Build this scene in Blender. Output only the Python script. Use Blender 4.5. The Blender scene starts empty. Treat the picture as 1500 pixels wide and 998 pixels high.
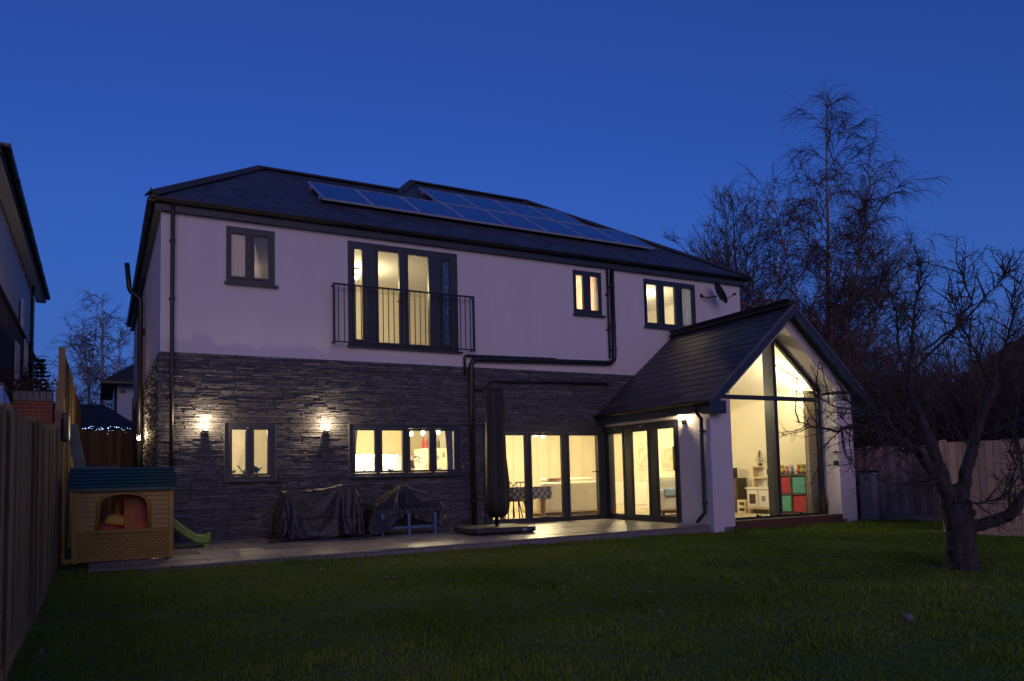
import bpy, math, random
import numpy as np
from mathutils import Vector, Matrix

R = random.Random(7)
scene = bpy.context.scene
COL = scene.collection

# ------------------------------------------------------------------ camera
YAW, PITCH, ROLL = 0.49526, 0.069525, -0.0245585
cd = bpy.data.cameras.new('camera')
cam = bpy.data.objects.new('camera', cd)
COL.objects.link(cam)
cd.sensor_width = 36.0
cd.lens = 1120.509 * 36.0 / 1500.0
cd.shift_y = (619.44 - 499.0) / 1500.0
cd.clip_start = 0.05
cd.clip_end = 2000
_f = Vector((math.sin(YAW) * math.cos(PITCH), math.cos(YAW) * math.cos(PITCH), math.sin(PITCH)))
_r = Vector((math.cos(YAW), -math.sin(YAW), 0))
_u = _r.cross(_f)
r3 = _r * math.cos(ROLL) + _u * math.sin(ROLL)
u3 = _u * math.cos(ROLL) - _r * math.sin(ROLL)
M = Matrix((r3, u3, -_f)).transposed().to_4x4()
M.translation = Vector((-0.8707, -13.9499, 0.9778))
cam.matrix_world = M
scene.camera = cam

# ------------------------------------------------------------------ dusk sky, afterglow, exposure
SUN_AZ = math.radians(195)      # behind the camera, where the sun has just set
world = bpy.data.worlds.new('World')
scene.world = world
world.use_nodes = True
wn = world.node_tree
sky = wn.nodes.new('ShaderNodeTexSky')
sky.sky_type = 'NISHITA'
sky.sun_disc = False
sky.sun_elevation = math.radians(2.0)
sky.sun_rotation = SUN_AZ
sky.ozone_density = 6.9
sky.air_density = 1.0
sky.dust_density = 0.0
# the camera's white balance puts a little red into the blue of the dusk sky
_sep = wn.nodes.new('ShaderNodeSeparateColor')
_com = wn.nodes.new('ShaderNodeCombineColor')
_ma = wn.nodes.new('ShaderNodeMath')
_ma.operation = 'MULTIPLY_ADD'
_ma.inputs[1].default_value = 0.06
wn.links.new(sky.outputs[0], _sep.inputs[0])
wn.links.new(_sep.outputs[2], _ma.inputs[0])
wn.links.new(_sep.outputs[0], _ma.inputs[2])
wn.links.new(_ma.outputs[0], _com.inputs[0])
wn.links.new(_sep.outputs[1], _com.inputs[1])
wn.links.new(_sep.outputs[2], _com.inputs[2])
_tc = wn.nodes.new('ShaderNodeTexCoord')
_sx = wn.nodes.new('ShaderNodeSeparateXYZ')
_mr = wn.nodes.new('ShaderNodeMapRange')
_mr.interpolation_type = 'SMOOTHSTEP'
_mr.inputs['From Min'].default_value = -0.02
_mr.inputs['From Max'].default_value = 0.42
_mr.inputs['To Min'].default_value = 0.92
_mr.inputs['To Max'].default_value = 0.0
_mx = wn.nodes.new('ShaderNodeMix')
_mx.data_type = 'RGBA'
_mx.inputs['B'].default_value = (0.150, 0.312, 1.20, 1)      # violet dusk band above the horizon, the same all round
wn.links.new(_tc.outputs['Generated'], _sx.inputs[0])
wn.links.new(_sx.outputs['Z'], _mr.inputs['Value'])
wn.links.new(_mr.outputs[0], _mx.inputs['Factor'])
wn.links.new(_com.outputs[0], _mx.inputs['A'])
wn.links.new(_mx.outputs['Result'], wn.nodes['Background'].inputs[0])
wn.nodes['Background'].inputs[1].default_value = 0.085

sd = bpy.data.lights.new('afterglow_sun', 'SUN')
sd.energy = 0.165
sd.angle = math.radians(50)
sd.color = (1.0, 0.60, 0.48)
sun = bpy.data.objects.new('afterglow_sun', sd)
COL.objects.link(sun)
el = math.radians(10)
sdir = Vector((math.sin(SUN_AZ) * math.cos(el), math.cos(SUN_AZ) * math.cos(el), math.sin(el)))
sun.rotation_euler = (-sdir).to_track_quat('-Z', 'Y').to_euler()

scene.view_settings.view_transform = 'Standard'
scene.view_settings.look = 'None'
scene.view_settings.gamma = 1.0
scene.view_settings.exposure = 2.0
scene.view_settings.use_curve_mapping = False
scene.render.engine = 'CYCLES'
cy = scene.cycles
cy.use_denoising = True
cy.max_bounces = 8
cy.diffuse_bounces = 4
cy.glossy_bounces = 4
cy.transparent_max_bounces = 24
cy.sample_clamp_indirect = 3.0
cy.caustics_reflective = False
cy.caustics_refractive = False

# ------------------------------------------------------------------ materials
MATS = {}
def mat(name, col, rough=0.6, metal=0.0, var=0.0, vs=4.0, bump=0.0, bs=40.0, stretch=(1, 1, 1), tint=False, spec=0.5, coord='Object', sub=0.0):
    m = bpy.data.materials.new(name)
    m.use_nodes = True
    nt = m.node_tree
    N, L = nt.nodes, nt.links
    b = N['Principled BSDF']
    b.inputs['Roughness'].default_value = rough
    b.inputs['Metallic'].default_value = metal
    b.inputs['Specular IOR Level'].default_value = spec
    b.inputs['Base Color'].default_value = (*col, 1)
    src = None
    mp = None
    if var or bump:
        tc = N.new('ShaderNodeTexCoord')
        mp = N.new('ShaderNodeMapping')
        mp.inputs['Scale'].default_value = stretch
        L.new(tc.outputs[coord], mp.inputs[0])
    if var:
        n = N.new('ShaderNodeTexNoise')
        n.inputs['Scale'].default_value = vs
        n.inputs['Detail'].default_value = 6
        n.inputs['Roughness'].default_value = 0.65
        L.new(mp.outputs[0], n.inputs['Vector'])
        mr = N.new('ShaderNodeMapRange')
        mr.inputs['From Min'].default_value = 0.3
        mr.inputs['From Max'].default_value = 0.7
        mr.inputs['To Min'].default_value = 1 - var
        mr.inputs['To Max'].default_value = 1 + var
        L.new(n.outputs['Fac'], mr.inputs['Value'])
        mx = N.new('ShaderNodeMix')
        mx.data_type = 'RGBA'
        mx.blend_type = 'MULTIPLY'
        mx.inputs['Factor'].default_value = 1
        mx.inputs['A'].default_value = (*col, 1)
        L.new(mr.outputs[0], mx.inputs['B'])
        src = mx.outputs['Result']
    if tint:
        at = N.new('ShaderNodeAttribute')
        at.attribute_name = 'tint'
        mx = N.new('ShaderNodeMix')
        mx.data_type = 'RGBA'
        mx.blend_type = 'MULTIPLY'
        mx.inputs['Factor'].default_value = 1
        if src:
            L.new(src, mx.inputs['A'])
        else:
            mx.inputs['A'].default_value = (*col, 1)
        L.new(at.outputs['Fac'], mx.inputs['B'])
        src = mx.outputs['Result']
    if src:
        L.new(src, b.inputs['Base Color'])
    if bump:
        n = N.new('ShaderNodeTexNoise')
        n.inputs['Scale'].default_value = bs
        n.inputs['Detail'].default_value = 5
        L.new(mp.outputs[0], n.inputs['Vector'])
        bp = N.new('ShaderNodeBump')
        bp.inputs['Strength'].default_value = bump
        bp.inputs['Distance'].default_value = 0.02
        L.new(n.outputs['Fac'], bp.inputs['Height'])
        L.new(bp.outputs[0], b.inputs['Normal'])
    MATS[name] = m
    return m

def emat(name, col, strength):
    m = bpy.data.materials.new(name)
    m.use_nodes = True
    b = m.node_tree.nodes['Principled BSDF']
    b.inputs['Base Color'].default_value = (0.8, 0.8, 0.8, 1)
    b.inputs['Emission Color'].default_value = (*col, 1)
    b.inputs['Emission Strength'].default_value = strength
    return m

def glass_mat(name, tintc=(0.93, 0.95, 0.94), f0=0.06):
    m = bpy.data.materials.new(name)
    m.use_nodes = True
    nt = m.node_tree
    N, L = nt.nodes, nt.links
    N.remove(N['Principled BSDF'])
    out = N['Material Output']
    tr = N.new('ShaderNodeBsdfTransparent')
    tr.inputs[0].default_value = (*tintc, 1)
    gl = N.new('ShaderNodeBsdfGlossy')
    gl.inputs['Roughness'].default_value = 0.01
    ge = N.new('ShaderNodeNewGeometry')
    dt = N.new('ShaderNodeVectorMath')
    dt.operation = 'DOT_PRODUCT'
    L.new(ge.outputs['Incoming'], dt.inputs[0])
    L.new(ge.outputs['Normal'], dt.inputs[1])
    def mth(op, a, bb):
        n = N.new('ShaderNodeMath')
        n.operation = op
        for i, x in enumerate((a, bb)):
            if x is None:
                continue
            if isinstance(x, (int, float)):
                n.inputs[i].default_value = x
            else:
                L.new(x, n.inputs[i])
        return n.outputs[0]
    ab = mth('ABSOLUTE', dt.outputs['Value'], None)
    inv = mth('SUBTRACT', 1.0, ab)
    p5 = mth('POWER', inv, 5.0)
    fr = mth('MULTIPLY_ADD', p5, 1 - f0)
    N_ = fr.node
    N_.inputs[2].default_value = f0
    mx = N.new('ShaderNodeMixShader')
    L.new(fr, mx.inputs[0])
    L.new(tr.outputs[0], mx.inputs[1])
    L.new(gl.outputs[0], mx.inputs[2])
    L.new(mx.outputs[0], out.inputs[0])
    return m

RENDER = mat('painted_render', (0.68, 0.645, 0.69), 0.85, var=0.05, vs=2.2, bump=0.25, bs=110, stretch=(1, 1, .22))
STONE = mat('slate_cladding', (0.094, 0.095, 0.110), 0.62, var=0.35, vs=9, bump=0.5, bs=60, tint=True)
ANTH = mat('anthracite_frame', (0.028, 0.034, 0.046), 0.42, var=0.06, vs=3)
FASCIA = mat('grey_fascia', (0.028, 0.042, 0.066), 0.5, var=0.1, vs=2)
BLACKP = mat('black_plastic', (0.014, 0.014, 0.015), 0.38, var=0.15, vs=5)
SLATE = mat('roof_slate', (0.050, 0.060, 0.085), 0.45, var=0.25, vs=6, bump=0.25, bs=50, tint=True)
SLATE2 = mat('roof_ridge', (0.05, 0.048, 0.052), 0.7, var=0.2, vs=6)
GLASS = glass_mat('window_glass')
GLASSD = glass_mat('patio_glass', (0.93, 0.95, 0.94), 0.05)
CREAM = mat('cream_plaster', (0.80, 0.745, 0.62), 0.9, var=0.03, vs=1.5)
WHITEW = mat('white_ceiling', (0.82, 0.80, 0.75), 0.9, var=0.02, vs=1.5)
OAK = mat('pale_floor', (0.52, 0.43, 0.31), 0.45, var=0.15, vs=3, stretch=(1, 8, 1))
WHITE = mat('white_satin', (0.80, 0.79, 0.76), 0.45, var=0.03, vs=3)
METAL = mat('brushed_metal', (0.55, 0.55, 0.57), 0.35, 1.0, var=0.05)
DARKM = mat('dark_metal', (0.03, 0.03, 0.033), 0.4, 0.6, var=0.1)
SLAB = mat('patio_slab', (0.25, 0.222, 0.19), 0.36, var=0.16, vs=2.2, bump=0.18, bs=14, tint=False, coord='Object')
GROUT = mat('patio_bed', (0.10, 0.092, 0.085), 0.9, var=0.2)
SOIL = mat('lawn_soil', (0.075, 0.105, 0.015), 1.0, var=0.4, vs=1.2, bump=0.4, bs=25)
def grass_mat():
    m = bpy.data.materials.new('grass_blade_mix'); m.use_nodes = True
    nt = m.node_tree; b = nt.nodes['Principled BSDF']; b.inputs['Roughness'].default_value = .8; b.inputs['Specular IOR Level'].default_value = .08
    at = nt.nodes.new('ShaderNodeAttribute'); at.attribute_name = 'tint'
    cr = nt.nodes.new('ShaderNodeValToRGB')
    e = cr.color_ramp.elements
    e[0].position = 0.0; e[0].color = (.050, .085, .010, 1)
    e[1].position = 1.0; e[1].color = (.30, .29, .075, 1)
    for p, c in ((.35, (.115, .185, .018)), (.65, (.185, .265, .030))):
        q = e.new(p); q.color = (*c, 1)
    mp = nt.nodes.new('ShaderNodeMath'); mp.operation = 'MULTIPLY'; mp.inputs[1].default_value = .5
    nt.links.new(at.outputs['Fac'], mp.inputs[0]); nt.links.new(mp.outputs[0], cr.inputs[0]); nt.links.new(cr.outputs[0], b.inputs['Base Color'])
    return m
GRASSN = grass_mat()
GRASSM = mat('grass_blade', (0.150, 0.190, 0.028), 0.8, tint=True, spec=0.08)
WOODF = mat('fence_wood', (0.20, 0.125, 0.065), 0.85, var=0.30, vs=7, bump=0.45, bs=18, stretch=(9, 9, 0.7), tint=False)
WOODN = mat('fence_wood_new', (0.26, 0.165, 0.065), 0.8, var=0.22, vs=6, bump=0.3, bs=18, stretch=(9, 9, 0.7))
WOODG = mat('fence_wood_grey', (0.50, 0.33, 0.26), 0.88, var=0.28, vs=7, bump=0.45, bs=18, stretch=(9, 9, 0.7))
BARK = mat('apple_bark', (0.044, 0.040, 0.040), 0.95, var=0.6, vs=14, bump=1.0, bs=34, stretch=(1, 1, 0.3))
TWIGB = mat('birch_twig', (0.105, 0.056, 0.046), 0.85, var=0.2)
BIRCH = mat('birch_bark', (0.30, 0.22, 0.19), 0.8, var=0.5, vs=3, stretch=(1, 1, 3))
TWIG = mat('grey_twig', (0.110, 0.072, 0.055), 0.9, var=0.25)
LEAFD = mat('evergreen_leaf', (0.022, 0.036, 0.016), 0.6, var=0.3, vs=3)
LEAFB = mat('beech_leaf', (0.12, 0.045, 0.02), 0.7, var=0.3, vs=3)
TEAL = mat('teal_plastic', (0.006, 0.062, 0.044), 0.42, var=0.1, vs=6)
YELLOWP = mat('ochre_plastic', (0.38, 0.235, 0.040), 0.5, var=0.2, vs=5, bump=0.1, bs=30)
ORANGEP = mat('orange_plastic', (0.52, 0.16, 0.02), 0.45, var=0.05)
REDP = mat('red_plastic', (0.42, 0.02, 0.02), 0.3, var=0.05)
YELP = mat('yellow_plastic', (0.60, 0.38, 0.03), 0.35, var=0.05)
GREENP = mat('lime_plastic', (0.22, 0.40, 0.05), 0.35, var=0.06)
TARP = mat('black_tarpaulin', (0.022, 0.021, 0.024), 0.48, var=0.3, vs=5, bump=0.5, bs=14)
TARPB = mat('brown_cover', (0.014, 0.013, 0.014), 0.6, var=0.25, vs=5, bump=0.3, bs=12)
BLUEP = mat('blue_paint', (0.06, 0.13, 0.26), 0.5, var=0.08)
BRICKR = mat('red_brick', (0.20, 0.060, 0.040), 0.9, var=0.3, vs=12, bump=0.3, bs=40)
BRICKB = mat('blue_brick', (0.13, 0.13, 0.16), 0.7, var=0.25, vs=12, bump=0.2, bs=40)
MORTAR = mat('mortar', (0.30, 0.27, 0.25), 0.95, var=0.15, vs=10)
NBRICK = mat('neighbour_brick', (0.085, 0.045, 0.035), 0.9, var=0.3, vs=5, bump=0.3, bs=14)
NREND = mat('neighbour_render', (0.62, 0.60, 0.60), 0.85, var=0.06, vs=1)
WHREND = mat('white_render', (0.62, 0.64, 0.68), 0.85, var=0.04, vs=1)
BROWNT = mat('brown_roof_tile', (0.040, 0.033, 0.032), 0.85, var=0.25, vs=2, bump=0.5, bs=5)
REDT = mat('red_roof_tile', (0.040, 0.026, 0.024), 0.85, var=0.25, vs=2, bump=0.5, bs=5)

# ------------------------------------------------------------------ mesh builder
class MB:
    def __init__(s):
        s.v = []; s.f = []; s.t = []
    def add(s, vs, fs, t=1.0):
        o = len(s.v)
        s.v += [tuple(p) for p in vs]
        s.f += [tuple(i + o for i in f) for f in fs]
        s.t += [t] * len(fs)
        return s
    def hexa(s, p, t=1.0):
        return s.add(p, [(0, 3, 2, 1), (4, 5, 6, 7), (0, 1, 5, 4), (1, 2, 6, 5), (2, 3, 7, 6), (3, 0, 4, 7)], t)
    def box(s, x0, x1, y0, y1, z0, z1, t=1.0):
        return s.hexa([(x0, y0, z0), (x1, y0, z0), (x1, y1, z0), (x0, y1, z0), (x0, y0, z1), (x1, y0, z1), (x1, y1, z1), (x0, y1, z1)], t)
    def bar(s, a, b, w, h, up=(0, 0, 1), t=1.0):
        a = Vector(a); b = Vector(b); d = (b - a).normalized()
        u = Vector(up)
        x = d.cross(u)
        if x.length < 1e-4:
            x = d.cross(Vector((1, 0, 0)))
        x.normalize(); u = x.cross(d).normalized()
        x *= w / 2; u *= h / 2
        return s.hexa([a - x - u, a + x - u, a + x + u, a - x + u, b - x - u, b + x - u, b + x + u, b - x + u], t)
    def tube(s, pts, r, n=8, cap=True, t=1.0):
        pts = [Vector(p) for p in pts]
        if not isinstance(r, (list, tuple)):
            r = [r] * len(pts)
        o = len(s.v); m = len(pts)
        d0 = (pts[1] - pts[0]).normalized()
        ax = d0.orthogonal().normalized()
        for i, p in enumerate(pts):
            if i == 0: d = d0
            elif i == m - 1: d = (pts[i] - pts[i - 1]).normalized()
            else: d = (pts[i + 1] - pts[i - 1]).normalized()
            ax = (ax - d * ax.dot(d))
            if ax.length < 1e-5: ax = d.orthogonal()
            ax.normalize()
            bx = d.cross(ax)
            for k in range(n):
                a = 2 * math.pi * k / n
                q = p + (ax * math.cos(a) + bx * math.sin(a)) * r[i]
                s.v.append((q.x, q.y, q.z))
        for i in range(m - 1):
            for k in range(n):
                a = o + i * n + k; b = o + i * n + (k + 1) % n
                s.f.append((a, b, b + n, a + n)); s.t.append(t)
        if cap:
            s.f.append(tuple(o + k for k in reversed(range(n)))); s.t.append(t)
            s.f.append(tuple(o + (m - 1) * n + k for k in range(n))); s.t.append(t)
        return s
    def lathe(s, prof, n=16, c=(0, 0, 0), t=1.0):
        o = len(s.v); m = len(prof)
        for r, z in prof:
            for k in range(n):
                a = 2 * math.pi * k / n
                s.v.append((c[0] + r * math.cos(a), c[1] + r * math.sin(a), c[2] + z))
        for i in range(m - 1):
            for k in range(n):
                a = o + i * n + k; b = o + i * n + (k + 1) % n
                s.f.append((a, b, b + n, a + n)); s.t.append(t)
        s.f.append(tuple(o + k for k in reversed(range(n)))); s.t.append(t)
        s.f.append(tuple(o + (m - 1) * n + k for k in range(n))); s.t.append(t)
        return s
    def ball(s, c, r, n=10, sz=1.0, t=1.0):
        prof = [(max(0.001, r * math.sin(math.pi * i / 6)), -r * sz * math.cos(math.pi * i / 6)) for i in range(7)]
        return s.lathe(prof, n, c, t)
    def prism(s, poly, m, d0, d1, t=1.0):
        n = len(poly)
        vs = [m(u, v, d0) for u, v in poly] + [m(u, v, d1) for u, v in poly]
        fs = [tuple(range(n)), tuple(reversed(range(n, 2 * n)))]
        for i in range(n):
            j = (i + 1) % n
            fs.append((i, i + n, j + n, j))
        return s.add(vs, fs, t)
    def panel(s, u0, u1, v0, v1, holes, d0, d1, m, t=1.0):
        us = sorted({u0, u1, *[min(max(h[i], u0), u1) for h in holes for i in (0, 1)]})
        vs = sorted({v0, v1, *[min(max(h[i], v0), v1) for h in holes for i in (2, 3)]})
        nu, nv = len(us) - 1, len(vs) - 1
        def solid(i, j):
            if i < 0 or j < 0 or i >= nu or j >= nv: return False
            cu, cv = (us[i] + us[i + 1]) / 2, (vs[j] + vs[j + 1]) / 2
            return not any(h[0] < cu < h[1] and h[2] < cv < h[3] for h in holes)
        for i in range(nu):
            for j in range(nv):
                if not solid(i, j): continue
                a, b, c, d = us[i], us[i + 1], vs[j], vs[j + 1]
                s.add([m(a, c, d0), m(b, c, d0), m(b, d, d0), m(a, d, d0)], [(0, 1, 2, 3)], t)
                s.add([m(a, c, d1), m(a, d, d1), m(b, d, d1), m(b, c, d1)], [(0, 1, 2, 3)], t)
                for di, dj, p, q in ((-1, 0, (a, d), (a, c)), (1, 0, (b, c), (b, d)), (0, -1, (a, c), (b, c)), (0, 1, (b, d), (a, d))):
                    if not solid(i + di, j + dj):
                        s.add([m(*p, d0), m(*p, d1), m(*q, d1), m(*q, d0)], [(0, 1, 2, 3)], t)
        return s
    def mesh(s, name, material, smooth=False):
        me = bpy.data.meshes.new(name)
        me.from_pydata(s.v, [], s.f)
        if any(x != 1.0 for x in s.t):
            at = me.attributes.new('tint', 'FLOAT', 'FACE')
            at.data.foreach_set('value', s.t)
        elif material is not None and any(n.type == 'ATTRIBUTE' for n in material.node_tree.nodes):
            at = me.attributes.new('tint', 'FLOAT', 'FACE')
            at.data.foreach_set('value', [1.0] * len(s.f))
        if material is not None:
            me.materials.append(material)
        if smooth:
            me.polygons.foreach_set('use_smooth', [True] * len(me.polygons))
        me.update()
        return me
    def build(s, name, material, parent=None, smooth=False, bevel=0.0, loc=None):
        ob = bpy.data.objects.new(name, s.mesh(name, material, smooth))
        COL.objects.link(ob)
        if parent is not None: ob.parent = parent
        if loc is not None: ob.location = loc
        if bevel:
            bv = ob.modifiers.new('edge', 'BEVEL')
            bv.width = bevel; bv.segments = 2; bv.limit_method = 'ANGLE'
        return ob

XZ = lambda u, v, d: (u, d, v)          # facade planes, depth along Y
YZ = lambda u, v, d: (d, u, v)          # side planes, depth along X
XY = lambda u, v, d: (u, v, d)          # floors

def thing(name, label, cat, loc=(0, 0, 0), rz=0.0, group=None):
    o = bpy.data.objects.new(name, None)
    o.empty_display_size = 0.1
    COL.objects.link(o)
    o.location = loc; o.rotation_euler = (0, 0, rz)
    return tag(o, label, cat, group)
def tag(o, label, cat, group=None):
    o['label'] = label; o['category'] = cat
    if group: o['group'] = group
    return o
def kind(o, k):
    o['kind'] = k
    return o
def inst(name, me, parent, loc=(0, 0, 0), rot=(0, 0, 0), sc=(1, 1, 1)):
    o = bpy.data.objects.new(name, me)
    COL.objects.link(o)
    o.parent = parent; o.location = loc; o.rotation_euler = rot; o.scale = sc
    return o
def lamp(name, loc, watts, col=(1.0, 0.70, 0.36), rad=0.06, parent=None):
    l = bpy.data.lights.new(name, 'POINT')
    l.energy = watts; l.color = col; l.shadow_soft_size = rad
    o = bpy.data.objects.new(name, l)
    COL.objects.link(o)
    o.location = loc
    if parent is not None: o.parent = parent
    return o

# ------------------------------------------------------------------ ground, patio
LAWN = -0.15
kind(MB().add([(-400, -400, LAWN), (400, -400, LAWN), (400, 600, LAWN), (-400, 600, LAWN)], [(0, 1, 2, 3)]).build('ground', SOIL), 'structure')

def lawn_z(x, y):
    c = lambda t: min(1.0, max(0.0, t))
    return LAWN + .008 + .085 * c((7 - x) / 7) * c((y + 8.5) / 4.0)
_lw = MB(); _nx, _ny = 60, 60
for _j in range(_ny + 1):
    for _i in range(_nx + 1):
        _x = -1.36 + 15.2 * _i / _nx; _y = -16 + 14.0 * _j / _ny
        _lw.v.append((_x, _y, lawn_z(_x, _y)))
for _j in range(_ny):
    for _i in range(_nx):
        _a = _j * (_nx + 1) + _i
        _lw.f.append((_a, _a + 1, _a + _nx + 2, _a + _nx + 1)); _lw.t.append(1.0)
kind(_lw.build('lawn', SOIL), 'structure')

def edge_y(x):  # the front edge of the patio runs slightly askew to the house
    return -3.78 + (x + 0.35) * (3.78 - 3.24) / 9.3
patio = MB()
pv = [(-1.0, edge_y(-1.0) + .3), (-0.35, edge_y(-.35)), (8.955, edge_y(8.955)), (8.955, -0.02), (-1.0, -0.02)]
patio.prism(pv, XY, LAWN - 0.1, -0.022)
patio = kind(patio.build('patio', GROUT), 'structure')
SLABK = mat('patio_edge_kerb', (0.20, 0.19, 0.19), 0.6, var=0.15, vs=5)
MB().hexa([(-.36, edge_y(-.36) - .03, LAWN - .05), (8.95, edge_y(8.95) - .03, LAWN - .05), (8.95, edge_y(8.95) + .0, LAWN - .05), (-.36, edge_y(-.36) + .0, LAWN - .05),
           (-.36, edge_y(-.36) - .03, -0.03), (8.95, edge_y(8.95) - .03, -0.03), (8.95, edge_y(8.95), -0.03), (-.36, edge_y(-.36), -0.03)]).build('kerb_edging', SLABK, patio)
SLABS = [mat('patio_slab_%d' % i, (.25 * f, .222 * f, .19 * f * g_), rr0, var=.2, vs=3.0, bump=.2, bs=14) for i, (f, g_, rr0) in enumerate(((.82, 1, .32), (.95, 1.03, .4), (1.05, .97, .34), (1.15, 1.0, .42)))]
row = 0
y = -0.03
while y > -3.9:
    y2 = y - 0.6
    x = -0.98 - (0.45 if row % 2 else 0.0)
    while x < 8.94:
        x2 = x + 0.9
        a, b = max(x, -0.98), min(x2, 8.945)
        if b - a > 0.05:
            def yy(xx): return max(y2 + .006, edge_y(xx) + (.3 if xx < -.6 else 0) - .035)
            ya, yb = yy(a), yy(b)
            if y - ya > 0.03 or y - yb > 0.03:
                dz = R.uniform(-.002, .002)
                p = [(a + .006, min(ya + .006, y - .01)), (b - .006, min(yb + .006, y - .01)), (b - .006, y), (a + .006, y)]
                MB().prism(p, XY, -0.0225, dz).build('slab', R.choice(SLABS), patio, bevel=.003)
        x = x2
    y = y2; row += 1

# ------------------------------------------------------------------ the house
HW, HD, ZS, ZT = 13.264, 11.4, 3.205, 5.62
house = thing('house', 'two storey rendered house with slate stone ground floor, glazed gable extension and slate roof', 'house')
EX0, EX1, EXY = 8.963, 12.86, -3.37
T = 0.30
WIN_UP = dict(w1=(1.043, 1.877, 4.489, 5.497), jul=(3.217, 5.483, 3.495, 5.507), small=(8.277, 9.031, 4.505, 5.494), w3=(10.228, 11.786, 4.364, 5.494))
WIN_DN = dict(gw=(1.02, 1.869, 1.02, 2.019), kit=(3.207, 5.463, 1.04, 2.014), bif=(5.985, 8.93, -0.02, 2.03))
up_h = [(a, b, c, d) for a, b, c, d in WIN_UP.values()]
dn_h = [(a, b, c, d) for a, b, c, d in WIN_DN.values()]
# the wall above the extension opening is also open inside (living room joins the extension)
MB().panel(0, HW, ZS, ZT, up_h, 0.0, T, XZ).build('front_wall', RENDER, house)
MB().panel(0, HW, -0.3, ZS - .002, dn_h + [(9.25, 12.5, -0.02, 2.35)], 0.015, T, XZ).build('front_wall_core', GROUT, house)
MB().panel(0.302, HD, ZS, ZT, [], 0.0, T, YZ).build('side_wall', RENDER, house)
MB().panel(0.302, HD, -0.3, ZS - .002, [], 0.015, T, YZ).build('side_wall_core', GROUT, house)
MB().panel(0.302, HD, -0.3, ZT, [], HW, HW - T, YZ).build('side_wall', RENDER, house)
MB().panel(0.302, HW - .302, -0.3, ZT, [], HD, HD - T, XZ).build('back_wall', RENDER, house)

def clad(mb, u0, u1, v0, v1, holes, m, sgn, rng):
    brk = sorted({v0, v1, *[h[i] for h in holes for i in (2, 3) if v0 < h[i] < v1]})
    for s0, s1 in zip(brk[:-1], brk[1:]):
        v = s0
        while v < s1 - 1e-4:
            h = rng.choice((.024, .030, .036, .042, .050))
            if s1 - (v + h) < .022: h = s1 - v
            cm = v + h / 2
            cuts = sorted([(hh[0], hh[1]) for hh in holes if hh[2] < cm < hh[3]])
            spans = []; p = u0
            for a, b in cuts:
                if a > p: spans.append((p, a))
                p = max(p, b)
            if p < u1: spans.append((p, u1))
            for a, b in spans:
                u = a - rng.uniform(0, .25)
                while u < b:
                    l = rng.uniform(.10, .36)
                    x0, x1 = max(u, a) + .0012, min(u + l, b) - .0012
                    u += l
                    if x1 - x0 < .012: continue
                    d = .013 + rng.random() ** 1.8 * .026
                    k = [rng.uniform(-.006, .006) for _ in range(4)]
                    z0, z1 = v + .001, v + h - .001
                    i = .003
                    P = [m(x0, z0, .02 * -sgn), m(x1, z0, .02 * -sgn), m(x1, z1, .02 * -sgn), m(x0, z1, .02 * -sgn),
                         m(x0 + i, z0 + i, sgn * (d + k[0])), m(x1 - i, z0 + i, sgn * (d + k[1])), m(x1 - i, z1 - i, sgn * (d + k[2])), m(x0 + i, z1 - i, sgn * (d + k[3]))]
                    t = rng.choice((.7, .8, .9, 1, 1, 1.05, 1.15, 1.35)) * rng.uniform(.92, 1.08)
                    mb.add(P, [(4, 5, 6, 7), (0, 1, 5, 4), (1, 2, 6, 5), (2, 3, 7, 6), (3, 0, 4, 7)], t)
            v += h
rs = random.Random(3)
mb = MB()
clad(mb, -0.03, EX0 + .1, -0.12, ZS, dn_h, XZ, -1, rs)
clad(mb, EX0 + .1, 10.2, 2.3, ZS, [], XZ, -1, rs)
kind(mb.build('stone_cladding', STONE, house), 'stuff')
mb = MB()
clad(mb, -0.02, HD, -0.12, ZS, [], YZ, -1, rs)
kind(mb.build('stone_cladding', STONE, house), 'stuff')

# ---- windows
def window(rect, glasses, m=XZ, base=0.0, sgn=1, sill=True, gmat=GLASS, handle=None, e=.042, depth=.07, name='window'):
    u0, u1, v0, v1 = rect
    d = lambda x: base + sgn * x
    ex = [(a - e, b + e, c - e, dd + e) for a, b, c, dd in glasses]
    fr = MB().panel(u0 + .002, u1 - .002, v0 + .002, v1 - .002, ex, d(.0), d(depth), m)
    w = fr.build(name, ANTH, house, bevel=.004)
    for (a, b, c, dd), x in zip(glasses, ex):
        g = .004
        sm = MB().panel(x[0] + g, x[1] - g, x[2] + g, x[3] - g, [(a, b, c, dd)], d(-.012), d(depth - .012), m)
        sm.build('sash', ANTH, w, bevel=.005)
        MB().panel(a - .008, b + .008, c - .008, dd + .008, [], d(.022), d(.030), m).build('pane', gmat, w)
    if sill:
        MB().panel(u0 - .03, u1 + .05, v0 - .035, v0 + .001, [], d(-.075), d(.03), m).build('sill', ANTH, w, bevel=.004)
    if handle:
        hx, hz = handle
        hb = MB()
        hb.panel(hx - .012, hx + .012, hz - .07, hz + .07, [], d(depth - .011), d(depth + .008), m)
        hb.panel(hx - .010, hx + .010, hz - .12, hz + .01, [], d(depth + .008), d(depth + .03), m)
        hb.build('handle', METAL, w)
    return w
B0 = -0.012
window(WIN_UP['w1'], [(1.129, 1.371, 4.606, 5.374), (1.518, 1.762, 4.606, 5.374)], base=B0)
window(WIN_UP['small'], [(8.345, 8.535, 4.616, 5.386), (8.728, 8.922, 4.616, 5.386)], base=B0)
window(WIN_UP['w3'], [(10.30, 10.62, 4.462, 5.375), (10.81, 11.15, 4.462, 5.375), (11.36, 11.69, 4.462, 5.375)], base=B0, handle=(10.66, 4.85))
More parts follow.
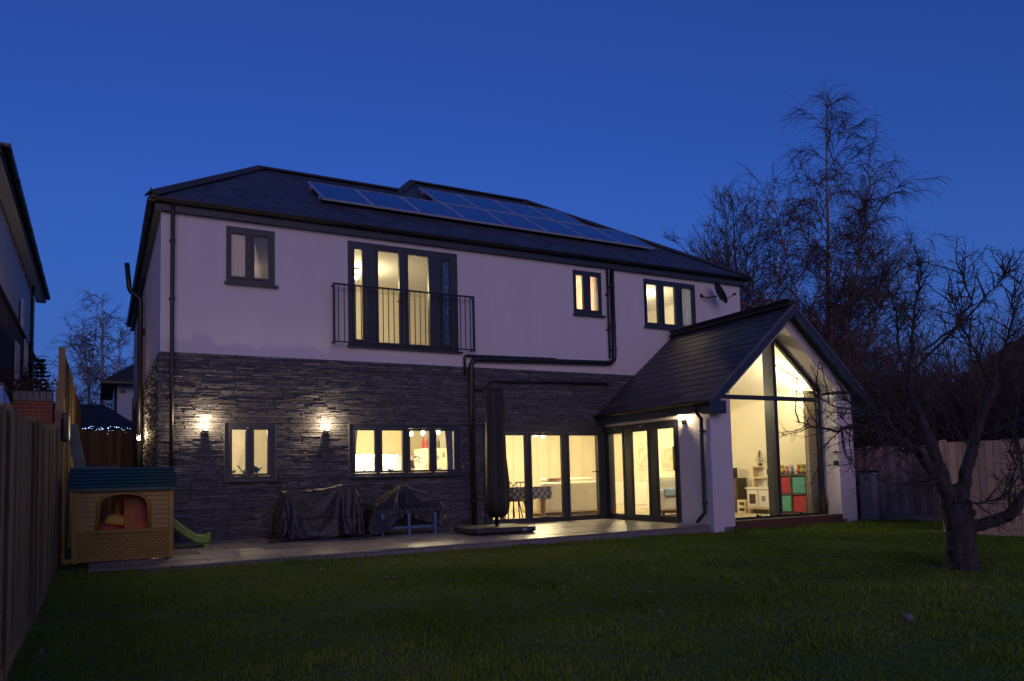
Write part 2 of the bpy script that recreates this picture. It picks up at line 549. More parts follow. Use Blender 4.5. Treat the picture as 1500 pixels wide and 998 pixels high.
jul = window(WIN_UP['jul'], [(3.344, 3.50, 3.623, 5.352), (3.811, 4.236, 3.59, 5.38), (4.422, 4.851, 3.59, 5.38), (5.161, 5.314, 3.623, 5.352)], base=B0, e=.05, name='balcony_door')
hb = MB(); hb.box(4.17, 4.30, -.065, -.045, 4.40, 4.42); hb.box(4.282, 4.302, -.045, -.02, 4.33, 4.47); hb.build('handle', DARKM, jul)
window(WIN_DN['gw'], [(1.141, 1.365, 1.129, 1.898), (1.507, 1.735, 1.129, 1.898)], base=-.03)
window(WIN_DN['kit'], [(3.313, 3.697, 1.138, 1.90), (3.842, 4.247, 1.138, 1.90), (4.40, 4.799, 1.138, 1.90), (4.95, 5.32, 1.138, 1.90)], base=-.03)
# stone reveals trim round ground windows (pale edge bead)
for n in ('gw', 'kit'):
    a, b, c, d_ = WIN_DN[n]
    MB().panel(a - .012, b + .012, c, d_ + .012, [(a + .0005, b - .0005, c - 1, d_ - .0005)], -.052, -.005, XZ).build('edge_bead', mat('bead_' + n, (.10, .10, .11), .5), house)
# bifold doors on the facade and on the extension's side wall
bif = window(WIN_DN['bif'], [(6.14, 6.93, .10, 1.817), (7.085, 7.83, .10, 1.817), (8.02, 8.76, .10, 1.817)], base=-.045, sill=False, gmat=GLASSD, e=.055, name='bifold_door')
hb = MB(); hb.box(8.58, 8.79, -.10, -.085, 1.022, 1.042); hb.box(8.785, 8.805, -.085, -.05, .95, 1.12); hb.build('handle', DARKM, bif)
MB().box(6.9, 7.5, -.075, -.0575, 1.93, 1.95).build('trickle_vent', DARKM, bif)
# threshold
MB().box(5.99, 8.92, -.10, -.058, -.0, .022).build('threshold', ANTH, bif)

# ---- extension walls
side_h = [(-2.50, -0.05, -.02, 2.0)]
MB().panel(EXY + .002, -0.052, -0.3, 2.36, side_h, EX0, EX0 + .25, YZ).build('extension_wall', RENDER, house)
sb = window((-2.50, -0.05, -.0, 2.0), [(-.70, -.22, .12, 1.83), (-1.55, -1.0, .12, 1.835), (-2.37, -1.82, .12, 1.84)], m=YZ, base=EX0 - .012, sgn=1, sill=False, gmat=GLASSD, e=.055, name='bifold_door')
MB().box(EX0 - .055, EX0 - .013, -2.49, -.08, 0, .022).build('threshold', ANTH, sb)
for yy in (-.45, -1.35):
    MB().box(EX0 - .02, EX0 - .0125, yy - .05, yy + .05, 1.925, 1.945).build('trickle_vent', METAL, sb)
for zz in (.35, 1.0, 1.65):
    MB().box(EX0 - .04, EX0 - .0245, -2.425, -2.395, zz, zz + .1).build('hinge', DARKM, sb)
MB().panel(EXY + .002, 0.0, -0.3, 2.40, [], EX1, EX1 - .30, YZ).build('extension_wall', RENDER, house)
# the white gable portal: two pillars and two raking reveals
RX, RZ, RT = 11.02, 4.176, 0.85
gz = -2.98
def rake(x): return RZ - .10 - abs(x - RX) * RT
PL, PR = 9.48, 12.40
MB().box(EX0 - .001, PL, EXY, gz + .07, -0.05, rake(EX0) - .02).build('pillar', RENDER, house)
MB().box(PR, EX1 + .001, EXY, gz + .07, -0.05, rake(EX1) - .02).build('pillar', RENDER, house)
for x0, x1 in ((EX0 + .01, PL - .0), (PR + .0, EX1 - .01)):
    MB().box(x0 + .02, x1 - .02, EXY + .012, gz, -0.35, -.052).build('plinth', mat('plinth_%d' % int(x0), (.13, .14, .17), .8, var=.2), house)
for s in (-1, 1):
    xe = PL - .001 if s < 0 else PR + .001
    xo = EX0 + .02 if s < 0 else EX1 - .02
    k = .30
    poly = [(xo, rake(xo) - .005), (RX, rake(RX) - .005), (RX, rake(RX) - k), (xe, rake(xe) - k), (xe, rake(xe) - k - .05), (xo, rake(xe) - k - .05)]
    MB().prism(poly, XZ, EXY + .002, gz + .068).build('gable_reveal', RENDER, house)
# glazing of the gable
gl = MB()
GTZ = lambda x: rake(x) - .30
fw = .055
fr = MB()
fr.box(PL, PL + fw, gz, gz + .07, .0, GTZ(PL) - .0)
fr.box(PR - .09, PR, gz, gz + .07, .0, GTZ(PR))
fr.box(PL + fw, PR - .09, gz + .001, gz + .07, .0, .07)
for s in (-1, 1):
    xe = PL if s < 0 else PR
    p = [(xe, GTZ(xe)), (RX, GTZ(RX)), (RX, GTZ(RX) - .10), (xe, GTZ(xe) - .10)]
    fr.prism(p, XZ, gz + .002, gz + .068)
gable = fr.build('gable_window', ANTH, house)
MB().box(11.03, 11.125, gz - .015, gz + .24, .0, GTZ(11.08) - .03).build('mullion', ANTH, gable)
MB().box(PL + fw, 11.03, gz - .008, gz + .07, 2.365, 2.45).build('transom', ANTH, gable)
MB().box(11.125, PR - .09, gz - .008, gz + .07, 2.365, 2.45).build('transom', ANTH, gable)
MB().box(PL + fw, 11.03, gz + .03, gz + .038, .07, 2.365).build('pane', GLASSD, gable)
MB().box(11.125, PR - .09, gz + .03, gz + .038, .07, 2.365).build('pane', GLASSD, gable)
MB().prism([(PL + fw, 2.45), (11.03, 2.45), (11.03, GTZ(11.03) - .1), (RX, GTZ(RX) - .1), (PL + fw, GTZ(PL + fw) - .1)], XZ, gz + .03, gz + .038).build('pane', GLASSD, gable)
MB().prism([(11.125, 2.45), (PR - .09, 2.45), (PR - .09, GTZ(PR - .09) - .1), (11.125, GTZ(11.125) - .1)], XZ, gz + .03, gz + .038).build('pane', GLASSD, gable)
MB().prism([(EX0 + .26, 0), (EX1 - .31, 0), (EX1 - .31, .001), (EX0 + .26, .001)], XZ, gz + .08, .3)

# ---- extension roof
EXL, EXR = 8.76, 13.28
EZ = 2.254
VY = -3.62
ang = math.atan(RT)
exroof = MB()
for s in (-1, 1):
    xe = EXL if s < 0 else EXR
    z = lambda x: RZ - abs(x - RX) * RT
    poly = [(RX, RZ - .03), (xe, z(xe) - .03), (xe, z(xe) - .085), (RX, RZ - .085)]
    exroof.prism(poly, XZ, VY + .03, 0.0)
exroof = exroof.build('extension_roof', SLATE2, house)
sl = MB(); W_, G_, L_ = .297, .202, .36
sl.hexa([(-W_ / 2, 0, 0.004), (W_ / 2, 0, 0.004), (W_ / 2, L_, -.008), (-W_ / 2, L_, -.008), (-W_ / 2, 0, .012), (W_ / 2, 0, .012), (W_ / 2, L_, -.002), (-W_ / 2, L_, -.002)])
slm = [sl.mesh('slate', mat('slate_tone_%d' % i, c, .5, var=.25, vs=5, bump=.25, bs=40)) for i, c in enumerate(((.040, .040, .047), (.050, .049, .055), (.045, .044, .049), (.058, .056, .060)))]
def slate_slope(side):
    xe = EXL if side < 0 else EXR
    length = abs(RX - xe) / math.cos(ang)
    nrow = int(length / G_) + 1
    for i in range(nrow):
        sx = i * G_
        if sx > length - .1: break
        x = xe - side * 0 + (-side) * sx * math.cos(ang)
        z = EZ - .012 + sx * math.sin(ang)
        yb = VY + .02 + (W_ / 2 if i % 2 else 0)
        n = 0
        yc = yb
        cells = []
        if i % 2: cells.append((VY + .02 + W_ / 4, .5))
        yc = VY + .02 + W_ / 2 + (W_ / 2 if i % 2 else 0)
        while yc + W_ / 2 < -.04:
            cells.append((yc, 1)); yc += W_ + .003
        rem = -.045 - (yc - W_ / 2)
        if rem > .05: cells.append((yc - W_ / 2 + rem / 2, rem / W_))
        for yy, scx in cells:
            if side < 0:
                rot = Matrix(((0, 0, 0), (0, 0, 0), (0, 0, 0)))
                ux = Vector((0, -1, 0)); uy = Vector((math.cos(ang), 0, math.sin(ang)))
            else:
                ux = Vector((0, 1, 0)); uy = Vector((-math.cos(ang), 0, math.sin(ang)))
            uz = ux.cross(uy)
            mw = Matrix((ux, uy, uz)).transposed().to_euler()
            p = Vector((x, yy, z)) + uz * (.012 + R.uniform(0, .003)) - uy * .03
            inst('slate', R.choice(slm), exroof, p, mw, (scx, 1, 1))
slate_slope(-1)
slate_slope(1)
rt = MB()
rt.prism([(0, .055), (.12, -.045), (.105, -.06), (0, .03), (-.105, -.06), (-.12, -.045)], lambda u, v, d: (u, d, v), 0, .44)
rtm = rt.mesh('ridge_tile', SLATE2)
yy = VY + .01
while yy < -.3:
    inst('ridge_tile', rtm, exroof, (RX, yy, RZ + .045), (0, 0, 0)); yy += .45
# verges, barge boards, soffit, eaves
for s in (-1, 1):
    xe = EXL if s < 0 else EXR
    zz = lambda x: RZ - abs(x - RX) * RT
    MB().prism([(RX, RZ + .03), (xe, zz(xe) + .03), (xe, zz(xe) - .02), (RX, RZ - .02)], XZ, VY - .012, VY + .022).build('verge_trim', mat('verge_%d' % s, (.10, .105, .13), .5), exroof)
    MB().prism([(RX, RZ - .022), (xe, zz(xe) - .022), (xe, zz(xe) - .20), (RX, RZ - .20)], XZ, VY, VY + .022).build('barge_board', FASCIA, exroof)
    MB().prism([(RX, RZ - .088), (xe, zz(xe) - .088), (xe, zz(xe) - .10), (RX, RZ - .10)], XZ, VY + .024, EXY).build('soffit', FASCIA, exroof)
MB().box(EXL + .03, EX0 - .001, VY + .024, -.04, 2.055, 2.07).build('soffit', FASCIA, exroof)
MB().box(EXL + .02, EXL + .04, VY + .024, -.04, 2.056, EZ - .06).build('fascia', FASCIA, exroof)
MB().box(EXR - .04, EXR - .02, VY + .024, -.04, 2.056, EZ - .06).build('fascia', FASCIA, exroof)
MB().box(EX1 + .001, EXR - .03, VY + .024, -.04, 2.055, 2.07).build('soffit', FASCIA, exroof)
for a, b in ((EXL + .0, EX0 + .30), (EX1 - .02, EXR - .02)):
    MB().box(a, b - .1, VY + .023, EXY - .001, 2.02, EZ - .0).build('box_end', FASCIA, exroof)
MB().box(EX0 + .0, EX0 + .25, -2.6, -.06, 2.36, 2.5).build('wall_plate', GROUT, exroof)

def gutter(a, b, out, r=.055):
    """half-round gutter from a to b; out = outward direction"""
    a = Vector(a); b = Vector(b); o = Vector(out)
    mb = MB(); n = 7
    for rr, flip in ((r, 0), (r - .005, 1)):
        vs = []
        for p in (a, b):
            for k in range(n):
                t = math.pi * k / (n - 1)
                vs.append(p + o * (-math.cos(t) * rr) + Vector((0, 0, -math.sin(t) * rr)))
        fs = [(k, k + 1, k + n + 1, k + n) for k in range(n - 1)]
        mb.add(vs, fs)
    for p in (a, b):
        vs = [p + o * (-math.cos(math.pi * k / (n - 1)) * r) + Vector((0, 0, -math.sin(math.pi * k / (n - 1)) * r)) for k in range(n)]
        mb.add(vs, [tuple(range(n))])
    # rounded front lip
    mb.bar(a + o * r + Vector((0, 0, .004)), b + o * r + Vector((0, 0, .004)), .012, .012)
    return mb
gutter((EXL - .04, VY + .03, EZ - .005), (EXL - .04, -.06, EZ - .005), (-1, 0, 0)).build('gutter', BLACKP, exroof)
gutter((EXR + .04, VY + .03, EZ - .005), (EXR + .04, -.06, EZ - .005), (1, 0, 0)).build('gutter', BLACKP, exroof)
def pipe(pts, r, parent, brackets=(), name='downpipe', out=(0, -1, 0)):
    p = MB().tube(pts, r, 12).build(name, BLACKP, parent, smooth=False)
    p.data.polygons.foreach_set('use_smooth', [True] * len(p.data.polygons))
    for c in brackets:
        b = MB()
        b.lathe([(r + .009, -.018), (r + .009, .018)], 12, c)
        o = Vector(out)
        w = Vector((-o.y, o.x, 0))
        b.bar(Vector(c) - o * .05 - w * .05, Vector(c) - o * .05 + w * .05, .03, .03)
        b.build('bracket', BLACKP, p)
    return p
pipe([(EXL - .03, -3.22, EZ - .05), (EXL - .02, -3.22, 2.10), (EX0 - .05, -3.20, 1.95), (EX0 - .05, -3.19, 1.5), (EX0 - .05, -3.19, .35), (EX0 - .05, -3.19, .22), (EX0 - .10, -3.12, .12), (EX0 - .13, -3.06, .04)], .034, house,
     [(EX0 - .05, -3.19, 1.72), (EX0 - .05, -3.19, .4)], out=(-1, 0, 0))

# ---- main roof
TP = math.tan(math.radians(32))
fz = lambda y: 5.8 + (y + .17) * TP
A_ = (-.17, -.17, 5.8); B_ = (13.43, -.17, 5.8); C_ = (9.72, 4.55, fz(4.55)); D_ = (6.26, 4.55, fz(4.55)); E_ = (5.46, 3.21, fz(3.21)); F_ = (2.18, 3.21, fz(3.21))
mir = lambda p: (p[0], 11.4 - p[1], p[2])
A2, B2, C2, D2, E2, F2 = map(mir, (A_, B_, C_, D_, E_, F_))
roof = MB()
roof.add([A_, B_, C_, D_, E_, F_, A2, B2, C2, D2, E2, F2], [(0, 1, 2, 3, 4, 5), (6, 0, 5, 11), (1, 7, 8, 2), (6, 11, 10, 9, 8, 7), (5, 4, 10, 11), (4, 3, 9, 10), (3, 2, 8, 9)])
lo = .05
roof.add([(p[0], p[1], p[2] - lo) for p in (A_, B_, B2, A2)], [(0, 1, 2, 3)])
for p, q in ((A_, B_), (B_, B2), (B2, A2), (A2, A_)):
    roof.add([p, q, (q[0], q[1], q[2] - lo), (p[0], p[1], p[2] - lo)], [(0, 1, 2, 3)])
roof = roof.build('roof', SLATE2, house)
poly2 = [(A_[0], A_[1]), (B_[0], B_[1]), (C_[0], C_[1]), (D_[0], D_[1]), (E_[0], E_[1]), (F_[0], F_[1])]
def inside(x, y, P):
    c = False; n = len(P)
    for i in range(n):
        x1, y1 = P[i]; x2, y2 = P[(i + 1) % n]
        if (y1 > y) != (y2 > y) and x < (x2 - x1) * (y - y1) / (y2 - y1) + x1: c = not c
    return c
mb = MB()
ca, sa = math.cos(math.radians(32)), math.sin(math.radians(32))
g = .185; w = .26
i = 0
while True:
    y0 = -.19 + i * g * ca
    if y0 > 4.5: break
    x = -.17 + (w / 2 if i % 2 else 0) - w
    while x < 13.5:
        if inside(x + .03, y0 + .09, poly2) and inside(x + w - .03, y0 + .09, poly2):
            up = lambda yy, h: (yy - h * sa, fz(yy) + h * ca)
            h0 = .016 + R.uniform(0, .004); L2 = g * 1.15 * ca
            a0, a1, b0, b1 = up(y0, .004), up(y0 + L2, .0), up(y0, h0), up(y0 + L2, .006)
            X0, X1 = x + .002, x + w - .002
            mb.add([(X0, *a0), (X1, *a0), (X0, *b0), (X1, *b0), (X1, *b1), (X0, *b1)], [(0, 1, 3, 2), (2, 3, 4, 5)], R.choice((.75, .9, 1, 1, 1.1, 1.3)))
        x += w
    i += 1
kind(mb.build('slate_courses', SLATE, roof), 'stuff')
htm = MB().prism([(0, .05), (.13, -.03), (.115, -.05), (0, .02), (-.115, -.05), (-.13, -.03)], lambda u, v, d: (u, d, v), 0, .44).mesh('ridge_tile', SLATE2)
def ridge_run(a, b, lift=.04):
    a = Vector(a); b = Vector(b); d = b - a; n = max(1, int(d.length / .45)); dn = d.normalized()
    rx = dn.cross(Vector((0, 0, 1))).normalized(); uz = rx.cross(dn)
    e = Matrix((rx, dn, uz)).transposed().to_euler()
    for k in range(n):
        inst('ridge_tile', htm, roof, a + d * (k / n) + Vector((0, 0, lift)), e, (1, d.length / n / .445, 1))
for p, q in ((A_, F_), (F_, E_), (E_, D_), (D_, C_), (B_, C_), (A2, F2), (B2, C2)):
    ridge_run(p, q)
# hip iron at the front left corner
MB().bar((-.13, -.13, 5.80), (-.17, -.17, 5.93), .03, .008).build('hip_iron', METAL, roof)
# soffit, fascia, gutters
fb = MB()
fb.box(-.10, HW + .10, -.10, -.08, 5.60, 5.755)
fb.box(-.10, -.08, -.08, 11.5, 5.60, 5.755)
fb.box(HW + .08, HW + .10, -.08, 11.5, 5.60, 5.755)
fb.build('fascia', FASCIA, house)
sf = MB()
sf.box(-.078, HW + .078, -.078, .0, 5.602, 5.618)
sf.box(-.078, -.0, .001, 11.48, 5.602, 5.618)
sf.box(HW, HW + .078, .001, 11.48, 5.602, 5.618)
sf.build('soffit', FASCIA, house)
gutter((-.20, -.155, 5.775), (HW + .20, -.155, 5.775), (0, -1, 0), .058).build('gutter', BLACKP, house)
gutter((-.155, -.10, 5.775), (-.155, 11.5, 5.775), (-1, 0, 0), .058).build('gutter', BLACKP, house)
gutter((HW + .155, -.10, 5.775), (HW + .155, 11.5, 5.775), (1, 0, 0), .058).build('gutter', BLACKP, house)
pipe([(.175, -.14, 5.73), (.175, -.085, 5.55), (.175, -.085, 3.3), (.175, -.10, 3.15), (.175, -.10, .0)], .034, house, [(.175, -.085, 5.1), (.175, -.085, 4.1), (.175, -.10, 2.6), (.175, -.1, 1.2)])
pipe([(9.27, -.09, 5.56), (9.27, -.09, 3.62), (9.25, -.09, 3.52), (9.17, -.09, 3.45), (9.05, -.09, 3.44), (5.86, -.10, 3.36), (5.76, -.10, 3.33), (5.71, -.10, 3.25), (5.71, -.10, 3.1), (5.71, -.10, 0)], .052, house,
     [(9.27, -.09, 5.2), (9.27, -.09, 4.3), (9.27, -.09, 3.75), (5.71, -.1, 2.4), (5.71, -.1, .5)], name='soil_pipe')
pipe([(9.17, -.055, 5.59), (9.17, -.055, 3.55)], .02, house, [(9.17, -.055, 5.0), (9.17, -.055, 4.2)], name='waste_pipe')
pipe([(5.58, -.07, 3.05), (5.58, -.07, 3.41), (5.62, -.07, 3.425), (7.72, -.07, 3.46), (7.73, -.02, 3.46)], .026, house, [], name='waste_pipe')
pipe([(5.80, -.09, 2.74), (6.0, -.09, 2.75), (6.13, -.09, 2.90), (6.2, -.09, 2.92), (9.1, -.09, 2.975), (9.11, -.0, 2.975)], .022, house, [], name='waste_pipe')
pipe([(-.11, 4.6, -.1), (-.11, 4.6, 5.02), (-.13, 4.6, 5.1), (-.31, 4.6, 5.24), (-.34, 4.6, 5.32), (-.39, 4.6, 5.86)], .052, house, [(-.11, 4.6, 4.4), (-.11, 4.6, 2.9), (-.11, 4.6, 1.2)], name='soil_pipe', out=(-1, 0, 0))
MB().box(-.07, .0, 4.95, 5.05, 4.35, 4.5).build('vent_box', BLACKP, house)

# ---- rooms behind the windows
def room(x0, x1, y0, y1, z0, z1, wall=CREAM, floor=OAK, ceil=WHITEW, right=True, back=True, left=True, ceiling=True):
    t = .04
    if back: MB().box(x0 - t, x1 + t, y1, y1 + t, z0, z1).build('room_wall', wall, house)
    if left: MB().box(x0 - t, x0, y0, y1 - .001, z0, z1).build('room_wall', wall, house)
    if right: MB().box(x1, x1 + t, y0, y1 - .001, z0, z1).build('room_wall', wall, house)
    if ceiling: MB().box(x0 - t, x1 + t, y0, y1 + t, z1 + .001, z1 + t).build('room_ceiling', ceil, house)
    MB().box(x0 - t, x1 + t, y0, y1 + t, z0 - t, z0 - .001).build('room_floor', floor, house)
yi = T + .003
room(.35, 2.6, yi, 3.0, .02, 2.42)
room(2.75, 6.72, yi, 4.6, .02, 2.42, right=False)
MB().prism([(5.80, yi), (5.84, yi), (6.76, 1.6), (6.76, 4.6), (6.72, 4.6), (6.72, 1.62)], XY, .02, 2.42).build('room_wall', CREAM, house)
room(5.9, 12.95, yi, 5.6, .0, 2.40, left=False)
MB().prism([(EX0 + .26, gz + .1), (EX1 - .31, gz + .1), (EX1 - .31, .31), (EX0 + .26, .31)], XY, -.10, .0).build('room_floor', OAK, house)
MB().box(EX1 - .36, EX1 - .302, gz + .08, .32, .001, 2.75).build('room_wall', CREAM, house)
for s in (-1, 1):
    xe = EX0 + .255 if s < 0 else EX1 - .37
    zc = lambda x: RZ - .20 - abs(x - RX) * RT
    MB().prism([(RX, zc(RX)), (xe, zc(xe)), (xe, zc(xe) - .02), (RX, zc(RX) - .02)], XZ, gz + .10, .02).build('vaulted_ceiling', WHITEW, house)
MB().prism([(EX0 + .26, 2.42), (EX1 - .31, 2.42), (EX1 - .31, 2.7), (RX, RZ - .2), (EX0 + .26, 2.7)], XZ, .006, .012).build('room_wall', CREAM, house)
room(.35, 2.85, yi, 3.6, 2.95, 5.56)
room(2.95, 7.5, yi, 4.0, 2.95, 5.56)
room(7.6, 9.5, yi, 2.6, 2.95, 5.56, wall=mat('pink_plaster', (.80, .62, .52), .9))
room(9.6, 12.9, yi, 4.0, 2.95, 5.56)
BULB = emat('bulb_glow', (1.0, 0.74, 0.42), 14.0)
COOL = emat('bulb_glow_pale', (1.0, 0.86, 0.62), 12.0)

def pendant(loc, label, watts, col=(1, .80, .44), drop=.25, shade=None, rad=.05, group=None):
    t = thing('ceiling_lamp', label, 'lamp', loc, 0, group)
    MB().lathe([(.05, 0), (.05, .02)], 12, (0, 0, drop - .02)).build('ceiling_rose', WHITE, t)
    MB().tube([(0, 0, .05), (0, 0, drop - .02)], .006, 6).build('cord', DARKM, t)
    MB().ball((0, 0, 0), .045).build('bulb', BULB, t, smooth=True)
    lamp('bulb_light', (0, 0, -.10), watts, col, .03, t)
    return t
# watts are at exposure +2
pendant((1.3, 1.6, 2.15), 'lamp lighting the small ground floor room between the wall lamps', 9.87)
pendant((5.12, 1.8, 1.95), 'kitchen pendant bulb nearest the middle of the wide kitchen window', 7.73, drop=.46, group='kitchen pendants')
pendant((5.42, 1.85, 1.98), 'kitchen pendant bulb above the red bottles on the fridge', 7.73, drop=.43, group='kitchen pendants')
pendant((5.80, 1.9, 2.0), 'kitchen pendant bulb beside the gathered right curtain', 7.73, drop=.41, group='kitchen pendants')
pendant((3.8, 3.0, 2.2), 'kitchen ceiling lamp over the white worktop', 10.94)
pendant((8.66, 2.5, 1.98), 'bright pendant lamp hanging above the white sofa', 41.93, drop=.42)
pendant((9.0, 2.7, 1.96), 'smaller pendant lamp beside the bright one over the sofa', 25.52, drop=.44)
pendant((11.6, 3.0, 2.1), 'lamp lighting the far right of the living room', 15.50, drop=.3)
pendant((4.0, 2.0, 5.36), 'bedroom ceiling lamp seen in the narrow left pane of the balcony doors', 19.75, drop=.2)
pendant((8.6, 1.4, 5.3), 'bathroom ceiling lamp behind the small two pane window', 14.18, (1, .68, .40))
pendant((11.2, 1.5, 5.36), 'pale ceiling lamp behind the three pane upstairs window', 22.28, (1, .82, .52), drop=.2)
pendant((1.6, 2.9, 5.3), 'dim lamp at the back of the upstairs corner bedroom', 0.14, (1, .8, .6))
# spotlight bar on the sloping ceiling of the extension
sp = thing('spotlight_bar', 'bright spotlight bar on the sloping ceiling inside the glazed gable', 'spotlight')
MB().bar((11.72, -2.2, 3.22), (12.22, -2.55, 2.82), .03, .03).build('rail', WHITE, sp)
for k, (x, y_, z) in enumerate(((11.75, -2.22, 3.14), (11.93, -2.36, 2.98), (12.10, -2.47, 2.84), (12.22, -2.55, 2.74))):
    h = MB().lathe([(.03, .0), (.035, .09), (.02, .10)], 10, (x, y_, z - .03)).build('spot_head', WHITE, sp)
    MB().ball((x, y_, z - .04), .036).build('bulb', COOL, h, smooth=True)
    lamp('spot_and_fill_light', (x - .05, y_ - .02, z - .13), 2.6, (1, .80, .44), .04, sp)
lamp('spot_and_fill_light', (10.3, -1.6, 2.5), 17.0, (1, .80, .44), .06, sp)  # added fill light without a fitting, evens out the brightness of the gable room


# ================================================================== things on and round the house
# ---- balcony railing
rl = thing('balcony_railing', 'black metal railing across the tall balcony doors upstairs', 'railing', (0, 0, 0))
RY = -.16
MB().bar((2.89, RY, 4.61), (5.77, RY, 4.61), .045, .028).build('top_rail', DARKM, rl)
MB().bar((2.89, RY, 3.53), (5.77, RY, 3.53), .035, .022).build('bottom_rail', DARKM, rl)
bm_ = MB().box(-.007, .007, -.007, .007, 3.541, 4.596).mesh('baluster', DARKM)
for k in range(26):
    inst('baluster', bm_, rl, (2.99 + k * .1075, RY, 0))
for x in (2.905, 5.755):
    MB().box(x - .018, x + .018, RY - .018, RY + .018, 3.50, 4.625).build('end_post', DARKM, rl)
    for z in (3.53, 4.60):
        MB().tube([(x, RY, z), (x, -.0, z)], .014, 8).build('wall_fixing', DARKM, rl)

# ---- solar panels
cellm = bpy.data.materials.new('solar_cells'); cellm.use_nodes = True
_n = cellm.node_tree; _b = _n.nodes['Principled BSDF']
_b.inputs['Roughness'].default_value = .16
_tc = _n.nodes.new('ShaderNodeTexCoord'); _br = _n.nodes.new('ShaderNodeTexBrick')
_br.offset = 0; _br.inputs['Scale'].default_value = 1; _br.inputs['Brick Width'].default_value = .165; _br.inputs['Row Height'].default_value = .158
_br.inputs['Mortar Size'].default_value = .004; _br.inputs['Color1'].default_value = (.003, .055, .20, 1); _br.inputs['Color2'].default_value = (.004, .065, .225, 1); _br.inputs['Mortar'].default_value = (.03, .09, .22, 1)
_n.links.new(_tc.outputs['Object'], _br.inputs['Vector']); _n.links.new(_br.outputs['Color'], _b.inputs['Base Color'])
ALU = mat('panel_aluminium', (.42, .47, .58), .45, .1, var=.05)
PW, PH = 1.03, 1.50
frm = MB().panel(0, PW, 0, PH, [(.03, PW - .03, .03, PH - .03)], 0, .04, XY).mesh('frame', ALU)
cem = MB().box(.03, PW - .03, .03, PH - .03, .012, .034).mesh('cells', cellm)
rlm = MB().box(-.02, PW + .02, .30, .34, -.06, 0).box(-.02, PW + .02, 1.15, 1.19, -.06, 0).mesh('mounting_rail', ALU)
def solar(x, s0, label):
    yb = -.17 + s0 * ca
    t = thing('solar_panel', label, 'solar panel', (x, yb - .07 * sa, fz(yb) + .095 * ca), 0, 'solar panels on the front roof slope')
    t.rotation_euler = (math.radians(32), 0, 0)
    inst('frame', frm, t); inst('cells', cem, t); inst('mounting_rail', rlm, t)
ordn = ['first', 'second', 'third', 'fourth', 'fifth', 'sixth', 'seventh', 'eighth']
for k in range(8):
    solar(2.98 + k * 1.042, 1.26, 'dark blue solar panel, %s from the left in the lower row on the roof' % ordn[k])
for k in range(4):
    solar(6.03 + k * 1.042, 2.79, 'dark blue solar panel, %s from the left in the upper row on the roof' % ordn[k])

# ---- wall lamps
def wall_lamp(loc, rz, label, watts, name='wall_lamp'):
    t = thing(name, label, 'wall lamp', loc, rz, 'lit outdoor wall lamps')
    MB().box(-.04, .04, -.005, .04, -.12, -.03).build('back_plate', DARKM, t)          # wall behind at +Y
    MB().bar((0, -.0, -.06), (0, -.075, -.06), .02, .02).build('arm', DARKM, t)
    MB().lathe([(.05, -.075), (.055, -.06), (.02, -.055)], 14, (0, -.075, 0)).build('gallery', DARKM, t)
    MB().lathe([(.018, .0), (.028, .02), (.03, .04), (.02, .065), (.006, .072)], 12, (0, -.075, -.05)).build('bulb', BULB, t, smooth=True)
    cg = MB()
    for k in range(4):
        a = math.pi / 4 + k * math.pi / 2
        cg.bar((.05 * math.cos(a), -.075 + .05 * math.sin(a), -.06), (.05 * math.cos(a), -.075 + .05 * math.sin(a), .07), .006, .006)
    cg.build('cage', DARKM, t)
    lamp('lamp_light', (0, -.08, .055), watts, (1, .74, .42), .022, t)
    return t
wall_lamp((.70, -.085, 1.93), 0, 'lit wall lamp on the dark stone between the drainpipe and the two pane window', 7.5)
wall_lamp((2.77, -.085, 1.94), 0, 'lit wall lamp on the dark stone just beside the wide kitchen window', 7.5)
wall_lamp((EX0 - .045, -2.70, 2.0), -math.pi / 2, 'lit wall lamp on the white pier beside the extension folding doors', 7.5)
wall_lamp((-.075, 3.95, 1.98), -math.pi / 2, 'lit wall lamp on the side wall along the alley', 9.0)

# ---- satellite dish
sdsh = thing('satellite_dish', 'small dark satellite dish on the wall under the eaves', 'satellite dish', (12.25, 0, 5.2))
MB().bar((-.28, -.02, .0), (-.28, -.02, .08), .06, .04).build('wall_bracket', DARKM, sdsh)
MB().tube([(-.28, -.03, .04), (-.20, -.12, -.03), (0, -.26, .0)], .018, 8).build('arm', DARKM, sdsh)
dp = MB()
pr_ = [(0.001, .0), (.09, .008), (.17, .03), (.235, .062), (.24, .058), (.17, .022), (.09, -.002), (0.001, -.008)]
dp.lathe(pr_, 20)
dish = dp.build('dish', DARKM, sdsh, smooth=True)
dish.location = (.02, -.30, .05); dish.rotation_euler = (math.radians(62), 0, math.radians(62)); dish.scale = (1.05, 1.25, 1)
MB().tube([(.02, -.30, -.08), (.22, -.44, -.06), (.33, -.50, .02)], .012, 8).build('feed_arm', DARKM, sdsh)
MB().tube([(.30, -.49, .02), (.36, -.53, .03)], .03, 10).build('receiver', DARKM, sdsh)

